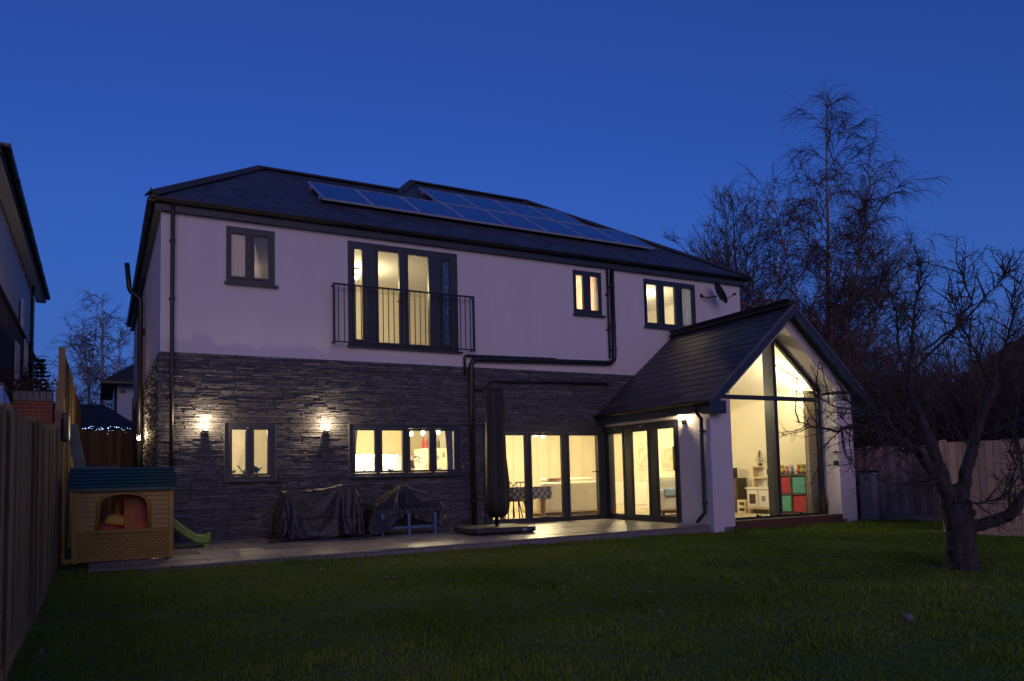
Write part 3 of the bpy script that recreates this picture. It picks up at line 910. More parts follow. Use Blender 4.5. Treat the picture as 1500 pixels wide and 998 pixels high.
# ---- covered parasol
pa = thing('covered_parasol', 'closed garden parasol under a long dark cover standing on a flat base', 'parasol', (5.22, -1.95, 0))
ba = MB(); ba.prism([(-.62, -.42), (-.5, -.52), (.5, -.52), (.6, -.42), (.6, .42), (.5, .5), (-.5, .5), (-.62, .42)], XY, .03, .115)
ba.build('base', mat('parasol_base', (.03, .032, .038), .45, var=.15), pa, bevel=.015).rotation_euler = (0, 0, math.radians(-6))
for x, y_ in ((-.5, -.4), (.5, -.4), (.5, .4), (-.5, .4)):
    MB().lathe([(.04, 0), (.04, .03)], 10, (x, y_, 0)).build('foot', BLACKP, pa)
MB().box(.25, .33, -.56, -.535, .05, .09).build('pedal', METAL, pa)
MB().tube([(.05, .02, .1), (.05, .02, 2.4)], .035, 12).build('pole', DARKM, pa, smooth=True)
cv = MB(); nn = 36; prof = [(.19, 2.50), (.185, 2.52), (.195, 2.42), (.20, 2.1), (.205, 1.7), (.215, 1.3), (.232, .9), (.245, .55), (.235, .42), (.20, .32), (.17, .285)]
prof = [(.14, 2.53), (.185, 2.50), (.195, 2.40), (.20, 2.1), (.205, 1.7), (.215, 1.3), (.235, .9), (.25, .55), (.24, .40), (.20, .32), (.16, .28), (.13, .30)]
ph = [R.uniform(0, 6.28) for _ in range(4)]
for r_, z in prof:
    for k in range(nn):
        a = 2 * math.pi * k / nn
        f = .012 * math.sin(3 * a + ph[0] + z) + .010 * math.sin(7 * a + ph[1] - z * 1.5) + .006 * math.sin(13 * a + ph[2])
        f *= 1.4 if z < 1 else 1
        sag = .03 * math.sin(2 * a + 1) if z < .45 else 0
        r_ = r_ * .84 if k == 0 else r_
        cv.v.append((.05 + (r_ + f) * math.cos(a) + (.02 if z < 1 else 0), .02 + (r_ + f) * .9 * math.sin(a), z + sag))
for i in range(len(prof) - 1):
    for k in range(nn):
        a = i * nn + k; b = i * nn + (k + 1) % nn
        cv.f.append((a + nn, b + nn, b, a)); cv.t.append(1.0)
cv.f.append(tuple(range(nn))); cv.t.append(1.0)
cv.build('cover', TARPB, pa, smooth=True)

from mathutils import noise as _noise
def nz(x, y, z):
    return _noise.noise(Vector((x, y, z)))
# ---- covered garden furniture
def drape(name, loc, rz, size, forms, label, seed, hang, frames=48):
    """a cover draped over solid forms by a short cloth simulation; forms = list of (x0,x1,y0,y1,z0,z1)"""
    t = thing('covered_furniture', label, 'garden furniture', loc, rz)
    rr = random.Random(seed)
    cols = []
    def collider(o):
        o.modifiers.new('c', 'COLLISION'); o.collision.thickness_outer = .012; o.collision.cloth_friction = 8; cols.append(o)
    fm = MB()
    for f in forms: fm.box(*f)
    collider(fm.build('form_tmp', None)); collider(MB().box(-2, 2, -2, 2, -.2, 0).build('floor_tmp', None))
    zt = max(f[5] for f in forms) + .03
    n, m = 64, 52
    mb = MB()
    for j in range(m + 1):
        for i in range(n + 1):
            u, v = i / n - .5, j / m - .5
            mb.v.append((u * size[0] + rr.gauss(0, .0015), v * size[1] + rr.gauss(0, .0015), zt + rr.gauss(0, .003)))
    for j in range(m):
        for i in range(n):
            a = j * (n + 1) + i
            mb.f.append((a, a + 1, a + n + 2, a + n + 1)); mb.t.append(1.0)
    c = mb.build('cloth_tmp', None)
    cl = c.modifiers.new('cloth', 'CLOTH')
    st = cl.settings
    st.quality = 6; st.mass = .35; st.tension_stiffness = 18; st.compression_stiffness = 18; st.shear_stiffness = 6; st.bending_stiffness = .25; st.air_damping = 1.5
    cl.collision_settings.distance_min = .012; cl.collision_settings.use_self_collision = False
    cl.point_cache.frame_start = 1; cl.point_cache.frame_end = frames
    for fr in range(1, frames + 1): scene.frame_set(fr)
    dg = bpy.context.evaluated_depsgraph_get()
    me = bpy.data.meshes.new_from_object(c.evaluated_get(dg))
    for o in cols + [c]: bpy.data.objects.remove(o, do_unlink=True)
    scene.frame_set(1)
    me.materials.clear(); me.materials.append(TARP)
    me.polygons.foreach_set('use_smooth', [True] * len(me.polygons))
    o = bpy.data.objects.new('cover', me); COL.objects.link(o); o.parent = t
    sb_ = o.modifiers.new('smooth', 'SUBSURF'); sb_.levels = 1; sb_.render_levels = 1
    so = o.modifiers.new('thick', 'SOLIDIFY'); so.thickness = .004
    return t
def lerp(tab, x):
    if x <= tab[0][0]: return tab[0][1]
    for (a, b), (c, d) in zip(tab[:-1], tab[1:]):
        if x <= c: return b + (d - b) * (x - a) / (c - a)
    return tab[-1][1]
t1 = drape('a', (2.43, -.72, 0), math.radians(-4), (2.80, 2.35), [(-.55, -.36, -.32, .38, 0, .80), (.34, .56, -.34, .38, 0, .88), (-.36, .34, -.25, .36, 0, .60), (.05, .40, .1, .38, 0, .80)], 'lumpy furniture under a black tarpaulin with a high end, by the two pane window', 5, 0)
MB().tube([(-.62, -.50, .38), (-.3, -.47, .37), (0, -.47, .38), (.30, -.48, .37), (.64, -.50, .38)], .006, 6).build('tie_cord', BLACKP, t1)
t2 = drape('b', (3.98, -.72, 0), math.radians(-3), (2.10, 1.62), [(-.60, .60, -.36, .36, .40, .44), (-.09, .03, -.18, .18, .40, .84), (-.56, -.50, -.3, .3, .4, .52), (.50, .58, -.3, .3, .4, .62)], 'tent shaped black tarpaulin over a low table with blue legs', 9, 0)
tb = thing('low_table', 'low wooden table with pale blue legs showing beneath the tent shaped tarpaulin', 'table', (3.98, -.72, 0), math.radians(-3))
MB().box(-.52, .52, -.36, .36, .38, .42).build('table_top', BLUEP, tb)
for x in (-.50, -.02, .46):
    for y_ in (-.42, .40):
        MB().box(x - .025, x + .025, y_ - .025, y_ + .025, 0, .37).build('leg', BLUEP, tb)
for x0, x1 in ((-.475, -.05), (.01, .43)):
    MB().box(x0, x1, -.435, -.405, .10, .15).build('rail', BLUEP, tb)

# ---- playhouse
ph_loc = Vector((-1.168, -2.70, 0.003)); ph_rz = 0.0
pz = thing('playhouse', 'ochre plastic children\'s playhouse with a teal tiled roof and arched window', 'playhouse', ph_loc, ph_rz)
Wd, Hd, Dp = 1.176, .955, .95
wx0, wx1, wz0, wzs, wzt = .295, .87, .405, .72, .855
def arch(x):
    c = (wx0 + wx1) / 2; h = (wx1 - wx0) / 2
    q = (x - c) / h
    return wzs + (wzt - wzs) * math.sqrt(max(0, 1 - q * q)) if abs(q) < 1 else wzs
# core wall with arched opening: vertical strips
core = MB()
core.panel(.0, Wd, .01, wz0, [], 0.012, .05, XZ)
core.panel(.0, wx0, wz0, Hd, [], 0.012, .05, XZ)
core.panel(wx1, Wd, wz0, Hd, [], 0.012, .05, XZ)
ns = 18
for k in range(ns):
    xa = wx0 + (wx1 - wx0) * k / ns; xb = wx0 + (wx1 - wx0) * (k + 1) / ns
    core.add([XZ(xa, arch(xa), .012), XZ(xb, arch(xb), .012), XZ(xb, Hd, .012), XZ(xa, Hd, .012)], [(0, 1, 2, 3)])
    core.add([XZ(xa, arch(xa), .05), XZ(xb, arch(xb), .05), XZ(xb, Hd, .05), XZ(xa, Hd, .05)], [(3, 2, 1, 0)])
    core.add([XZ(xa, arch(xa), .012), XZ(xa, arch(xa), .05), XZ(xb, arch(xb), .05), XZ(xb, arch(xb), .012)], [(0, 1, 2, 3)])
core.build('front_wall', YELLOWP, pz)
# siding boards
z = .40
while z < Hd - .02:
    z2 = min(z + .062, Hd)
    segs = [(.055, Wd - .055)]
    zm = (z + z2) / 2
    if z2 > wz0 - .05 and z < wzt + .02:
        segs = []
        # board ends where the window surround starts
        lo_, hi_ = wx0 - .045, wx1 + .045
        if zm > wzs:
            q = min(1, max(0, (zm - wzs + .02) / (wzt - wzs + .05)))
            hw = (wx1 - wx0 + .09) / 2 * math.sqrt(max(0, 1 - q * q))
            lo_, hi_ = (wx0 + wx1) / 2 - hw, (wx0 + wx1) / 2 + hw
        if zm < wzt + .035: segs = [(.055, lo_), (hi_, Wd - .055)]
        else: segs = [(.055, Wd - .055)]
    for a, b in segs:
        if b - a > .02:
            MB().hexa([(a, -.012, z + .004), (b, -.012, z + .004), (b, .011, z + .004), (a, .011, z + .004), (a, .002, z2), (b, .002, z2), (b, .011, z2), (a, .011, z2)]).build('siding_board', YELLOWP, pz)
    z = z2
# brick relief below
br = MB(); zz = .03; k = 0
while zz < .375:
    x = .06 - (.035 if k % 2 else 0)
    while x < Wd - .06:
        a, b = max(x, .058), min(x + .066, Wd - .058)
        if b - a > .02: br.hexa([(a, .011, zz), (b, .011, zz), (b, .011, zz + .03), (a, .011, zz + .03), (a + .004, -.004, zz + .004), (b - .004, -.004, zz + .004), (b - .004, -.004, zz + .026), (a + .004, -.004, zz + .026)])
        x += .07
    zz += .035; k += 1
kind(br.build('brick_relief', YELLOWP, pz), 'stuff')
# corner posts, window surround, sill
for x in (0, Wd - .055):
    MB().box(x - .006, x + .058, -.02, .05, 0, Hd).build('corner_post', YELLOWP, pz, bevel=.008)
sur = [(wx0 - .02, wz0)] + [(wx0 + (wx1 - wx0) * k / 16, 0) for k in range(17)]
pts = [(wx0 - .015, -.012, wz0)] + [(wx0 + (wx1 - wx0) * k / 18 + 0, -.012, arch(wx0 + (wx1 - wx0) * k / 18) + .02) for k in range(19)] + [(wx1 + .015, -.012, wz0)]
MB().tube(pts, .022, 6).build('window_surround', YELLOWP, pz, smooth=True)
MB().box(wx0 - .05, wx1 + .05, -.03, .06, wz0 - .035, wz0 - .002).build('window_sill', YELLOWP, pz, bevel=.006)
# side and back walls
MB().panel(.05, Dp, 0, Hd, [(.3, .7, .45, .8)], 0, .04, YZ).build('side_wall', YELLOWP, pz)
MB().panel(.05, Dp, 0, Hd, [(.2, .8, .06, .86)], Wd - .04, Wd, YZ).build('side_wall', YELLOWP, pz)
MB().panel(.04, Wd - .04, 0, Hd, [(.10, .50, .36, .90), (.56, 1.0, .03, .88)], Dp - .04, Dp, XZ).build('back_wall', YELLOWP, pz)
# orange half door swung inside with its dark window
dr = MB().panel(.60, .93, .05, .86, [(.73, .88, .46, .80)], .42, .46, XZ).build('door', ORANGEP, pz)
MB().box(.73, .88, .435, .445, .46, .80).build('door_window', REDP, dr)
# roof
rfm = MB()
yr, zr, ov = .475, 1.225, .06
sl_n = 6
pr0 = (-ov, Hd - .01); 
for sgn in (0, 1):
    e = (-ov, Hd - .005) if sgn == 0 else (Dp + ov, Hd - .005)
    P = [(e[0], e[1]), (yr, zr), (yr, zr - .05), (e[0], e[1] - .045)]
    rfm.prism(P, YZ, -.045, Wd + .045)
rf = rfm.build('roof', TEAL, pz)
tl = MB().hexa([(0, 0, 0), (.128, 0, 0), (.128, .09, -.004), (0, .09, -.004), (.003, 0, .012), (.125, 0, .012), (.125, .09, .002), (.003, .09, .002)]).mesh('roof_tile', TEAL)
ra = math.atan2(zr - Hd + .005, yr + ov); rl_ = math.hypot(zr - Hd + .005, yr + ov)
for i in range(6):
    for k in range(11 if i % 2 else 10):
        x = -.04 + (k - (.5 if i % 2 else 0)) * .1266
        sx = 1
        if x < -.045: sx = .5; x = -.043
        if x + .12 > Wd + .045: sx = .5
        s_ = i * rl_ / 6
        inst('roof_tile', tl, rf, (x, -ov + s_ * math.cos(ra) - .008 * math.sin(ra), Hd - .005 + s_ * math.sin(ra) + .002), (ra, 0, 0), (sx * .965, 1.02, 1))
# toys inside and the slide behind
toy = thing('toy_car', 'red and yellow ride-on toy car seen through the playhouse window', 'toy car', ph_loc + Matrix.Rotation(ph_rz, 3, 'Z') @ Vector((.47, .55, 0)), ph_rz)
tb_ = MB(); tb_.prism([(-.20, .12), (.20, .12), (.21, .30), (.12, .40), (-.02, .46), (-.17, .46), (-.21, .34)], XZ, -.14, .14)
tb_.build('body', REDP, toy, bevel=.03)
MB().prism([(-.12, .47), (.12, .42), (.16, .46), (.13, .56), (.02, .60), (-.08, .57)], XZ, -.12, .12).build('hood', YELP, toy, bevel=.03)
for x in (-.13, .13):
    for y_ in (-.16, .13):
        wv = MB(); wv.tube([(x, y_, .09), (x, y_ + .03, .09)], .09, 14); wv.build('wheel', BLACKP, toy)
sld = thing('slide', 'lime green plastic slide beside the playhouse', 'slide', (.62, -1.0, 0), math.radians(-6))
cp = [(.06, .10), (-.02, .06), (-.14, .075), (-.30, .18), (-.55, .40), (-.80, .62), (-1.0, .80), (-1.12, .84)]
ch = MB()
sec = [(-.20, .11), (-.20, .0), (-.16, -.03), (.16, -.03), (.20, .0), (.20, .11), (.17, .115), (.16, .02), (-.16, .02), (-.17, .115)]
for x, z in cp:
    for a, b in sec: ch.v.append((x, a, z + b))
m_ = len(sec)
for i in range(len(cp) - 1):
    for k in range(m_):
        a = i * m_ + k; b = i * m_ + (k + 1) % m_
        ch.f.append((a, b, b + m_, a + m_)); ch.t.append(1.0)
ch.f.append(tuple(range(m_))); ch.t.append(1.0); ch.f.append(tuple(reversed(range((len(cp) - 1) * m_, len(cp) * m_)))); ch.t.append(1.0)
ch.build('chute', GREENP, sld, bevel=.008)
MB().box(-.04, .05, -.17, .17, 0, .05).build('foot', GREENP, sld)
for y_ in (-.19, .19):
    MB().tube([(-1.12, y_, .84), (-1.32, y_, 0)], .025, 8).build('leg', REDP, sld)
for q in (.2, .45, .7):
    MB().tube([(-1.32 + .2 * q / .84 * 1, -.19, q), (-1.32 + .2 * q / .84, .19, q)], .018, 8).build('ladder_rung', REDP, sld)

# ---- fences
FB = {}
def fence(name, a, b, ztop, zbot, label, woodm, bw=.115, post_every=1.83, ztop2=None, curve=None, side=1, cap=False, flat=True):
    """board fence from a to b (plan); boards on the `side` normal"""
    a = Vector((a[0], a[1], 0)); b = Vector((b[0], b[1], 0)); d = b - a; Ln = d.length
    rz = math.atan2(d.y, d.x)
    t = thing(name, label, 'fence', (a.x, a.y, 0), rz)
    n = max(1, int(Ln / bw)); w = Ln / n
    key = (woodm.name,)
    if key not in FB:
        FB[key] = []
        for tone in (.62, .85, 1.0, 1.2):
            wm = woodm.copy()
            for nd in wm.node_tree.nodes:
                if nd.type == 'MIX':
                    c0 = nd.inputs['A'].default_value; nd.inputs['A'].default_value = (c0[0] * tone, c0[1] * tone, c0[2] * tone * (1.08 if tone < .9 else 1), 1)
            FB[key].append(MB().hexa([(0, -.011, 0), (1, -.011, 0), (1, .006, 0), (0, .011, 0), (0, -.011, 1), (1, -.011, 1), (1, .006, 1), (0, .011, 1)]).mesh('board', wm))
    if ztop2 is None: ztop2 = ztop
    for k in range(n):
        q = (k + .5) / n
        zt = ztop + (ztop2 - ztop) * q if curve is None else curve(q)
        o = inst('board', R.choice(FB[key]), t, (k * w + .002, side * R.uniform(.0, .006), zbot + .12), (0, 0, 0), (w - R.uniform(.006, .014), 1, zt - zbot - .12 + R.uniform(-.008, .008)))
        o.rotation_euler = (0, R.uniform(-.003, .003), R.uniform(-.05, .05))
    MB().box(0, Ln, -.02, .02, zbot - .05, zbot + .115).build('gravel_board', woodm, t)
    for q in (.25, .8):
        z = zbot + (min(ztop, ztop2) - zbot) * q
        MB().box(0, Ln, -side * .055 - .015, -side * .055 + .022, z, z + .07).build('rail', woodm, t)
    npst = max(1, round(Ln / post_every))
    for k in range(npst + 1):
        x = Ln * k / npst
        zt = (ztop + (ztop2 - ztop) * k / npst if curve is None else curve(k / npst)) + .03
        MB().box(x - .045, x + .045, -.06 if side > 0 else -.03, .03 if side > 0 else .06, zbot - .1, zt).build('post', woodm, t)
    return t
FX = -1.36
fence('timber_fence', (FX, -12.5), (FX, -6.62), 1.36, LAWN, 'weathered close board fence panel standing nearest the lower left corner', WOODF, side=-1, curve=lambda q: 1.30 + .22 * q)
fence('timber_fence', (FX + .02, -6.5), (FX + .02, -1.72), 1.53, LAWN, 'dark fence panel with a dipping top edge beside the playhouse', WOODF, side=-1, curve=lambda q: 1.53 + .08 * q + .40 * q ** 3)
fence('timber_fence', (FX, -1.62), (FX, -.30), 2.30, LAWN, 'tall newer amber timber fence panel by the leaning plank', WOODN, side=-1)
fence('timber_fence', (FX - .03, -.22), (FX - .03, 11.2), 3.12, LAWN, 'highest amber timber fence running back along the alley', WOODN, side=-1, ztop2=3.2)
fence('timber_fence', (FX, 11.25), (.6, 10.7), 2.58, LAWN, 'dark fence closing the far end of the alley', WOODF, side=-1)
fence('timber_fence', (13.72, 2.0), (13.98, -4.55), 1.40, LAWN, 'weathered board fence panels between the white pillar and the apple tree', WOODG, side=-1, bw=.125)
fence('timber_fence', (13.95, -4.62), (11.78, -5.95), 1.38, LAWN, 'short return of board fence hidden edge-on behind the apple tree', WOODG, side=-1, bw=.125)
fence('timber_fence', (11.72, -5.98), (11.35, -10.4), 1.36, LAWN, 'nearer board fence panels behind the apple tree at the picture edge', WOODG, side=-1, bw=.125)

# dark disc lantern on the fence, leaning plank, barbecue box
dl = thing('fence_lantern', 'dark flat lantern fixed at the end of the dipping fence panel', 'lantern', (-1.30, -2.0, 1.78))
MB().box(-.02, .06, -.16, .16, -.19, .19).build('housing', DARKM, dl, bevel=.02)
MB().box(.06, .068, -.12, .12, -.15, .15).build('diffuser', mat('milk_glass', (.6, .55, .4), .4), dl)
pk = thing('leaning_plank', 'grey green board leaning between the fence and the playhouse roof', 'plank', (-1.02, -.52, 0))
MB().bar((.14, 0, 0), (-.24, .02, 1.93), .16, .035, up=(0, 1, 0)).build('plank_body', mat('green_board', (.16, .20, .17), .7, var=.25, vs=5), pk, bevel=.004)
MB().bar((-.045, -.022, 1.0), (-.06, -.022, 1.07), .15, .006, up=(0, 1, 0)).build('end_batten', DARKM, pk)
bq = thing('barbecue', 'low dark metal barbecue box standing in the alley', 'barbecue', (-.78, 3.0, 0))
MB().box(-.36, .30, -.25, .25, 1.36, 1.40).build('lid', DARKM, bq, bevel=.01)
MB().box(-.33, .27, -.23, .23, 1.05, 1.358).build('body', mat('bronze_body', (.20, .13, .08), .4, .5, var=.1), bq, bevel=.01)
for x in (-.30, .24):
    for y_ in (-.2, .2): MB().box(x - .02, x + .02, y_ - .02, y_ + .02, 0, 1.05).build('leg', DARKM, bq)
MB().tube([(-.2, -.26, 1.28), (.14, -.26, 1.28)], .012, 8).build('handle', METAL, bq)

# ---- neighbouring house over the fence
nb = thing('neighbour_house', 'tall dark brick and pale rendered house rising over the left fence', 'house')
NX = -2.66
MB().box(NX - 8, NX, 1.4, 13.4, -.3, 4.93).build('brick_wall', NBRICK, nb)
MB().box(NX - 8, NX - .02, 1.42, 13.38, 4.932, 6.72).build('rendered_wall', NREND, nb)
MB().box(NX - .02, NX + .045, 1.4, 13.42, 4.90, 4.975).build('drip_band', BROWNT, nb)
MB().box(NX + .0, NX + .25, 1.3, 13.6, 6.70, 6.725).build('soffit', NREND, nb)
MB().box(NX + .23, NX + .26, 1.3, 13.6, 6.70, 6.86).build('fascia', DARKM, nb)
MB().prism([(NX + .26, 6.83), (NX - 4, 9.9), (NX - 8.3, 6.83), (NX - 8.3, 6.75), (NX - 4, 9.8), (NX + .26, 6.75)], XZ, 1.2, 13.7).build('roof', BROWNT, nb)
gutter((NX + .32, 1.25, 6.86), (NX + .32, 13.6, 6.86), (1, 0, 0), .06).build('gutter', BLACKP, nb)
for k in range(8):
    MB().box(NX + .25, NX + .39, 1.5 + k * 1.55, 1.55 + k * 1.55, 6.79, 6.875).build('gutter_bracket', BLACKP, nb)
for y0, y1, z0, z1 in ((8.3, 8.9, 4.95, 5.7), (7.0, 7.9, 3.3, 4.4), (4.3, 5.3, 1.9, 3.1), (9.4, 10.2, 3.9, 4.85)):
    wnd = MB().panel(y0, y1, z0, z1, [(y0 + .07, (y0 + y1) / 2 - .03, z0 + .07, z1 - .07), ((y0 + y1) / 2 + .03, y1 - .07, z0 + .07, z1 - .07)], NX + .02, NX + .06, YZ).build('window', WHITE, nb)
    MB().box(NX + .003, NX + .028, y0 + .07, y1 - .07, z0 + .07, z1 - .07).build('pane', mat('dark_pane_%d' % int(y0 * 10), (.02, .025, .03), .08), wnd)
pipe([(NX + .12, 10.9, 6.6), (NX + .08, 10.9, 6.3), (NX + .08, 10.9, 0)], .04, nb, [(NX + .08, 10.9, 5.2)], out=(1, 0, 0))

# brick pier with blue coping bricks, real bricks
pier = thing('brick_pier', 'red brick garden wall end topped with blue grey coping bricks', 'wall', (-2.26, 2.40, 0))
pier_w, pier_d = .62, .32
MB().box(.008, pier_w - .008, .008, pier_d - .008, 0, 2.56).build('mortar_core', MORTAR, pier)
bm1 = MB().box(0, .195, 0, .10, 0, .058).mesh('brick', BRICKR)
z = 1.86; k = 0
while z < 2.55:
    x = -.10 if k % 2 else 0
    while x < pier_w - .01:
        a, b = max(0, x), min(x + .195, pier_w)
        if b - a > .03:
            inst('brick', bm1, pier, (a, 0, z), (0, 0, 0), ((b - a) / .195, 1, 1))
            inst('brick', bm1, pier, (a, pier_d - .1, z), (0, 0, 0), ((b - a) / .195, 1, 1))
        x += .205
    z += .068; k += 1
MB().box(0, pier_w, 0, pier_d, 0, 1.855).build('lower_brickwork', BRICKR, pier)
bm2 = MB().box(0, .095, -.02, pier_d + .02, 0, .17).mesh('coping_brick', BRICKB)
for k in range(6):
    inst('coping_brick', bm2, pier, (.003 + k * .1035, 0, 2.562))
gw_ = thing('garden_wall', 'low brick boundary wall behind the brick pier', 'wall', (-1.60, 2.5, 0))
MB().box(0, .12, 0, 5, 0, 2.35).build('brickwork', BRICKR, gw_)
MB().box(-.02, .14, -.02, 5.02, 2.352, 2.42).build('coping', BRICKB, gw_)
bp = thing('blue_parasol', 'furled pale blue garden parasol just over the left fence', 'parasol', (-2.12, -.85, 0))
MB().tube([(0, 0, 0), (0, 0, 2.45)], .02, 8).build('pole', METAL, bp)
cvv = MB(); n = 20
pp = [(.30, 1.35), (.27, 1.7), (.17, 2.0), (.07, 2.28), (.012, 2.44)]
for r_, z in pp:
    for k in range(n):
        a = 2 * math.pi * k / n; f = 1 + .22 * math.cos(5 * a)
        cvv.v.append((r_ * f * math.cos(a), r_ * f * math.sin(a), z))
for i in range(len(pp) - 1):
    for k in range(n):
        a = i * n + k; b = i * n + (k + 1) % n
        cvv.f.append((a, b, b + n, a + n)); cvv.t.append(1.0)
cvv.build('canopy', mat('blue_canvas', (.16, .28, .50), .8, var=.1), bp, smooth=True)

# ---- beyond the alley: white house, garage roof with icicle lights
wh = thing('white_house', 'white rendered house with a dark hipped roof beyond the alley', 'house')
MB().box(-.35, 9, 22.9, 30, -.3, 5.45).build('wall', WHREND, wh)
wr = MB(); wr.add([(-.85, 22.4, 5.40), (9.5, 22.4, 5.40), (9.5, 30.5, 5.40), (-.85, 30.5, 5.40), (2.9, 26.4, 8.3), (6, 26.4, 8.3)], [(0, 1, 5, 4), (1, 2, 5), (2, 3, 4, 5), (3, 0, 4), (3, 2, 1, 0)])
wr.build('roof', BROWNT, wh)
MB().box(-.82, 9.4, 22.3, 22.4, 5.3, 5.42).build('gutter', BLACKP, wh)
w_ = MB().panel(.34, 1.4, 3.55, 4.75, [(.41, .84, 3.62, 4.68), (.90, 1.33, 3.62, 4.68)], 22.85, 22.92, XZ).build('window', DARKM, wh)
MB().box(.41, 1.33, 22.88, 22.9, 3.62, 4.68).build('pane', MATS.get('dark_pane_43'), w_)
MB().box(-.1, .05, 22.75, 22.9, 5.0, 5.1).build('floodlight', DARKM, wh)
pipe([(-.3, 22.8, 5.3), (-.3, 22.8, 0)], .05, wh, [])
ga = thing('garage', 'low outbuilding with a brown hipped roof beyond the alley fence', 'garage')
MB().box(-3.2, 1.6, 16.6, 19.5, -.3, 3.0).build('wall', NBRICK, ga)
gr = MB(); gr.add([(-3.5, 16.2, 3.0), (.45, 16.2, 3.0), (.45, 20, 3.0), (-3.5, 20, 3.0), (-2.6, 18, 3.98), (-.75, 18, 3.98)], [(0, 1, 5, 4), (1, 2, 5), (2, 3, 4, 5), (3, 0, 4), (3, 2, 1, 0)])
gr.build('roof', BROWNT, ga)
il = thing('icicle_lights', 'string of blue white icicle lights hung along the eaves beyond the alley', 'string lights', (0, 16.1, 3.05))
LED = emat('led_glow', (.35, .52, 1.0), 1.4)
ledm = MB().ball((0, 0, 0), .016, 6).mesh('led', LED)
MB().tube([(-1.6, 0, .02), (-.7, 0, -.01), (.2, 0, .02), (1.6, 0, 0)], .006, 5).build('cable', DARKM, il)
rl2 = random.Random(12)
for k in range(64):
    x = -1.5 + k * .038 + rl2.uniform(-.015, .015)
    z = -.005 - rl2.random() ** 1.5 * .30
    inst('led', ledm, il, (x, rl2.uniform(-.03, .03), z), (0, 0, 0), (1, 1, 1) if rl2.random() < .3 else (.55, .55, .55))

# ================================================================== inside the house
SOFAW = mat('white_loose_cover', (.74, .70, .60), .9, var=.05, vs=4, bump=.3, bs=6)
def soft_box(mb, x0, x1, y0, y1, z0, z1):
    return mb.box(x0, x1, y0, y1, z0, z1)
sofa = thing('sofa', 'white loose covered sofa seen from behind through the folding doors', 'sofa', (9.3, 2.15, 0))
MB().box(-.95, .95, -.40, .42, .08, .42).build('seat_base', SOFAW, sofa, bevel=.05)
MB().box(-.93, .93, -.46, -.18, .07, .80).build('backrest', SOFAW, sofa, bevel=.07)
for x in (-1.06, .84):
    MB().box(x, x + .22, -.45, .44, .06, .60).build('arm', SOFAW, sofa, bevel=.08)
for x in (-.80, 0):
    MB().box(x, x + .76, -.17, .02, .44, .90).build('cushion', SOFAW, sofa, bevel=.08)
MB().box(-.62, -.30, -.30, -.05, .86, .90).build('folded_throw', mat('rust_throw', (.25, .09, .05), .9), sofa, bevel=.015)
MB().box(-.95, .95, -.42, .40, .0, .06).build('plinth', mat('sofa_plinth', (.16, .12, .09), .8), sofa)
ac = thing('armchair', 'white armchair with a pale blue throw in the folding door nearest the pier', 'armchair', (10.75, -.25, 0), math.radians(-25))
MB().box(-.42, .42, -.40, .40, .12, .44).build('seat_base', SOFAW, ac, bevel=.06)
MB().box(-.42, .42, .24, .46, .12, .86).build('backrest', SOFAW, ac, bevel=.08)
for x in (-.50, .32):
    MB().box(x, x + .18, -.40, .40, .12, .60).build('arm', SOFAW, ac, bevel=.07)
MB().box(-.46, .46, -.36, .40, .06, .118).build('wooden_base', mat('dark_wood', (.11, .045, .025), .5, var=.2), ac)
MB().box(-.38, -.05, -.44, .05, .45, .615).build('throw', mat('pale_blue_throw', (.35, .50, .62), .9, var=.2, vs=9), ac, bevel=.03)
for x in (-.4, .4):
    for y_ in (-.32, .34): MB().box(x - .03, x + .03, y_ - .03, y_ + .03, 0, .06).build('foot', DARKM, ac)
# dining table and chairs
GING = bpy.data.materials.new('gingham_cloth'); GING.use_nodes = True
_n = GING.node_tree; _b = _n.nodes['Principled BSDF']; _b.inputs['Roughness'].default_value = .9
_tc = _n.nodes.new('ShaderNodeTexCoord'); _ck = _n.nodes.new('ShaderNodeTexChecker'); _ck.inputs['Scale'].default_value = 13
_ck.inputs['Color1'].default_value = (.62, .58, .50, 1); _ck.inputs['Color2'].default_value = (.17, .17, .16, 1)
_n.links.new(_tc.outputs['Object'], _ck.inputs['Vector']); _n.links.new(_ck.outputs[0], _b.inputs['Base Color'])
dt_ = thing('dining_table', 'dining table with chunky pale wooden legs behind the folding doors', 'table', (7.32, 1.15, 0))
PINE = mat('pine_leg', (.50, .30, .13), .55, var=.15)
MB().box(-.62, .62, -.42, .42, .68, .72).build('table_top', PINE, dt_)
for x in (-.52, .52):
    for y_ in (-.34, .34): MB().lathe([(.045, 0), (.05, .2), (.06, .45), (.05, .68)], 10, (x, y_, 0)).build('leg', PINE, dt_)
cl = MB()
cl.box(-.66, .66, -.46, .46, .724, .732)
nseg = 40
for (xa, ya, xb, yb) in ((-.66, -.46, .66, -.46), (.66, -.46, .66, .46), (.66, .46, -.66, .46), (-.66, .46, -.66, -.46)):
    nx_, ny_ = (yb - ya), -(xb - xa); ln = math.hypot(nx_, ny_); nx_ /= ln; ny_ /= ln
    for k in range(nseg):
        q0, q1 = k / nseg, (k + 1) / nseg
        def pt(q, z): 
            o = (.02 + .015 * math.sin(q * 26)) * (1 if z < .6 else 0)
            return (xa + (xb - xa) * q + nx_ * o, ya + (yb - ya) * q + ny_ * o, z + (.02 * math.sin(q * 26 + 1) if z < .6 else 0))
        cl.add([pt(q0, .46), pt(q1, .46), pt(q1, .73), pt(q0, .73)], [(0, 1, 2, 3)])
clo = cl.build('tablecloth', GING)
clo.location = (7.32, 1.15, 0)
tag(clo, 'grey and white checked cloth hanging over the dining table', 'tablecloth')
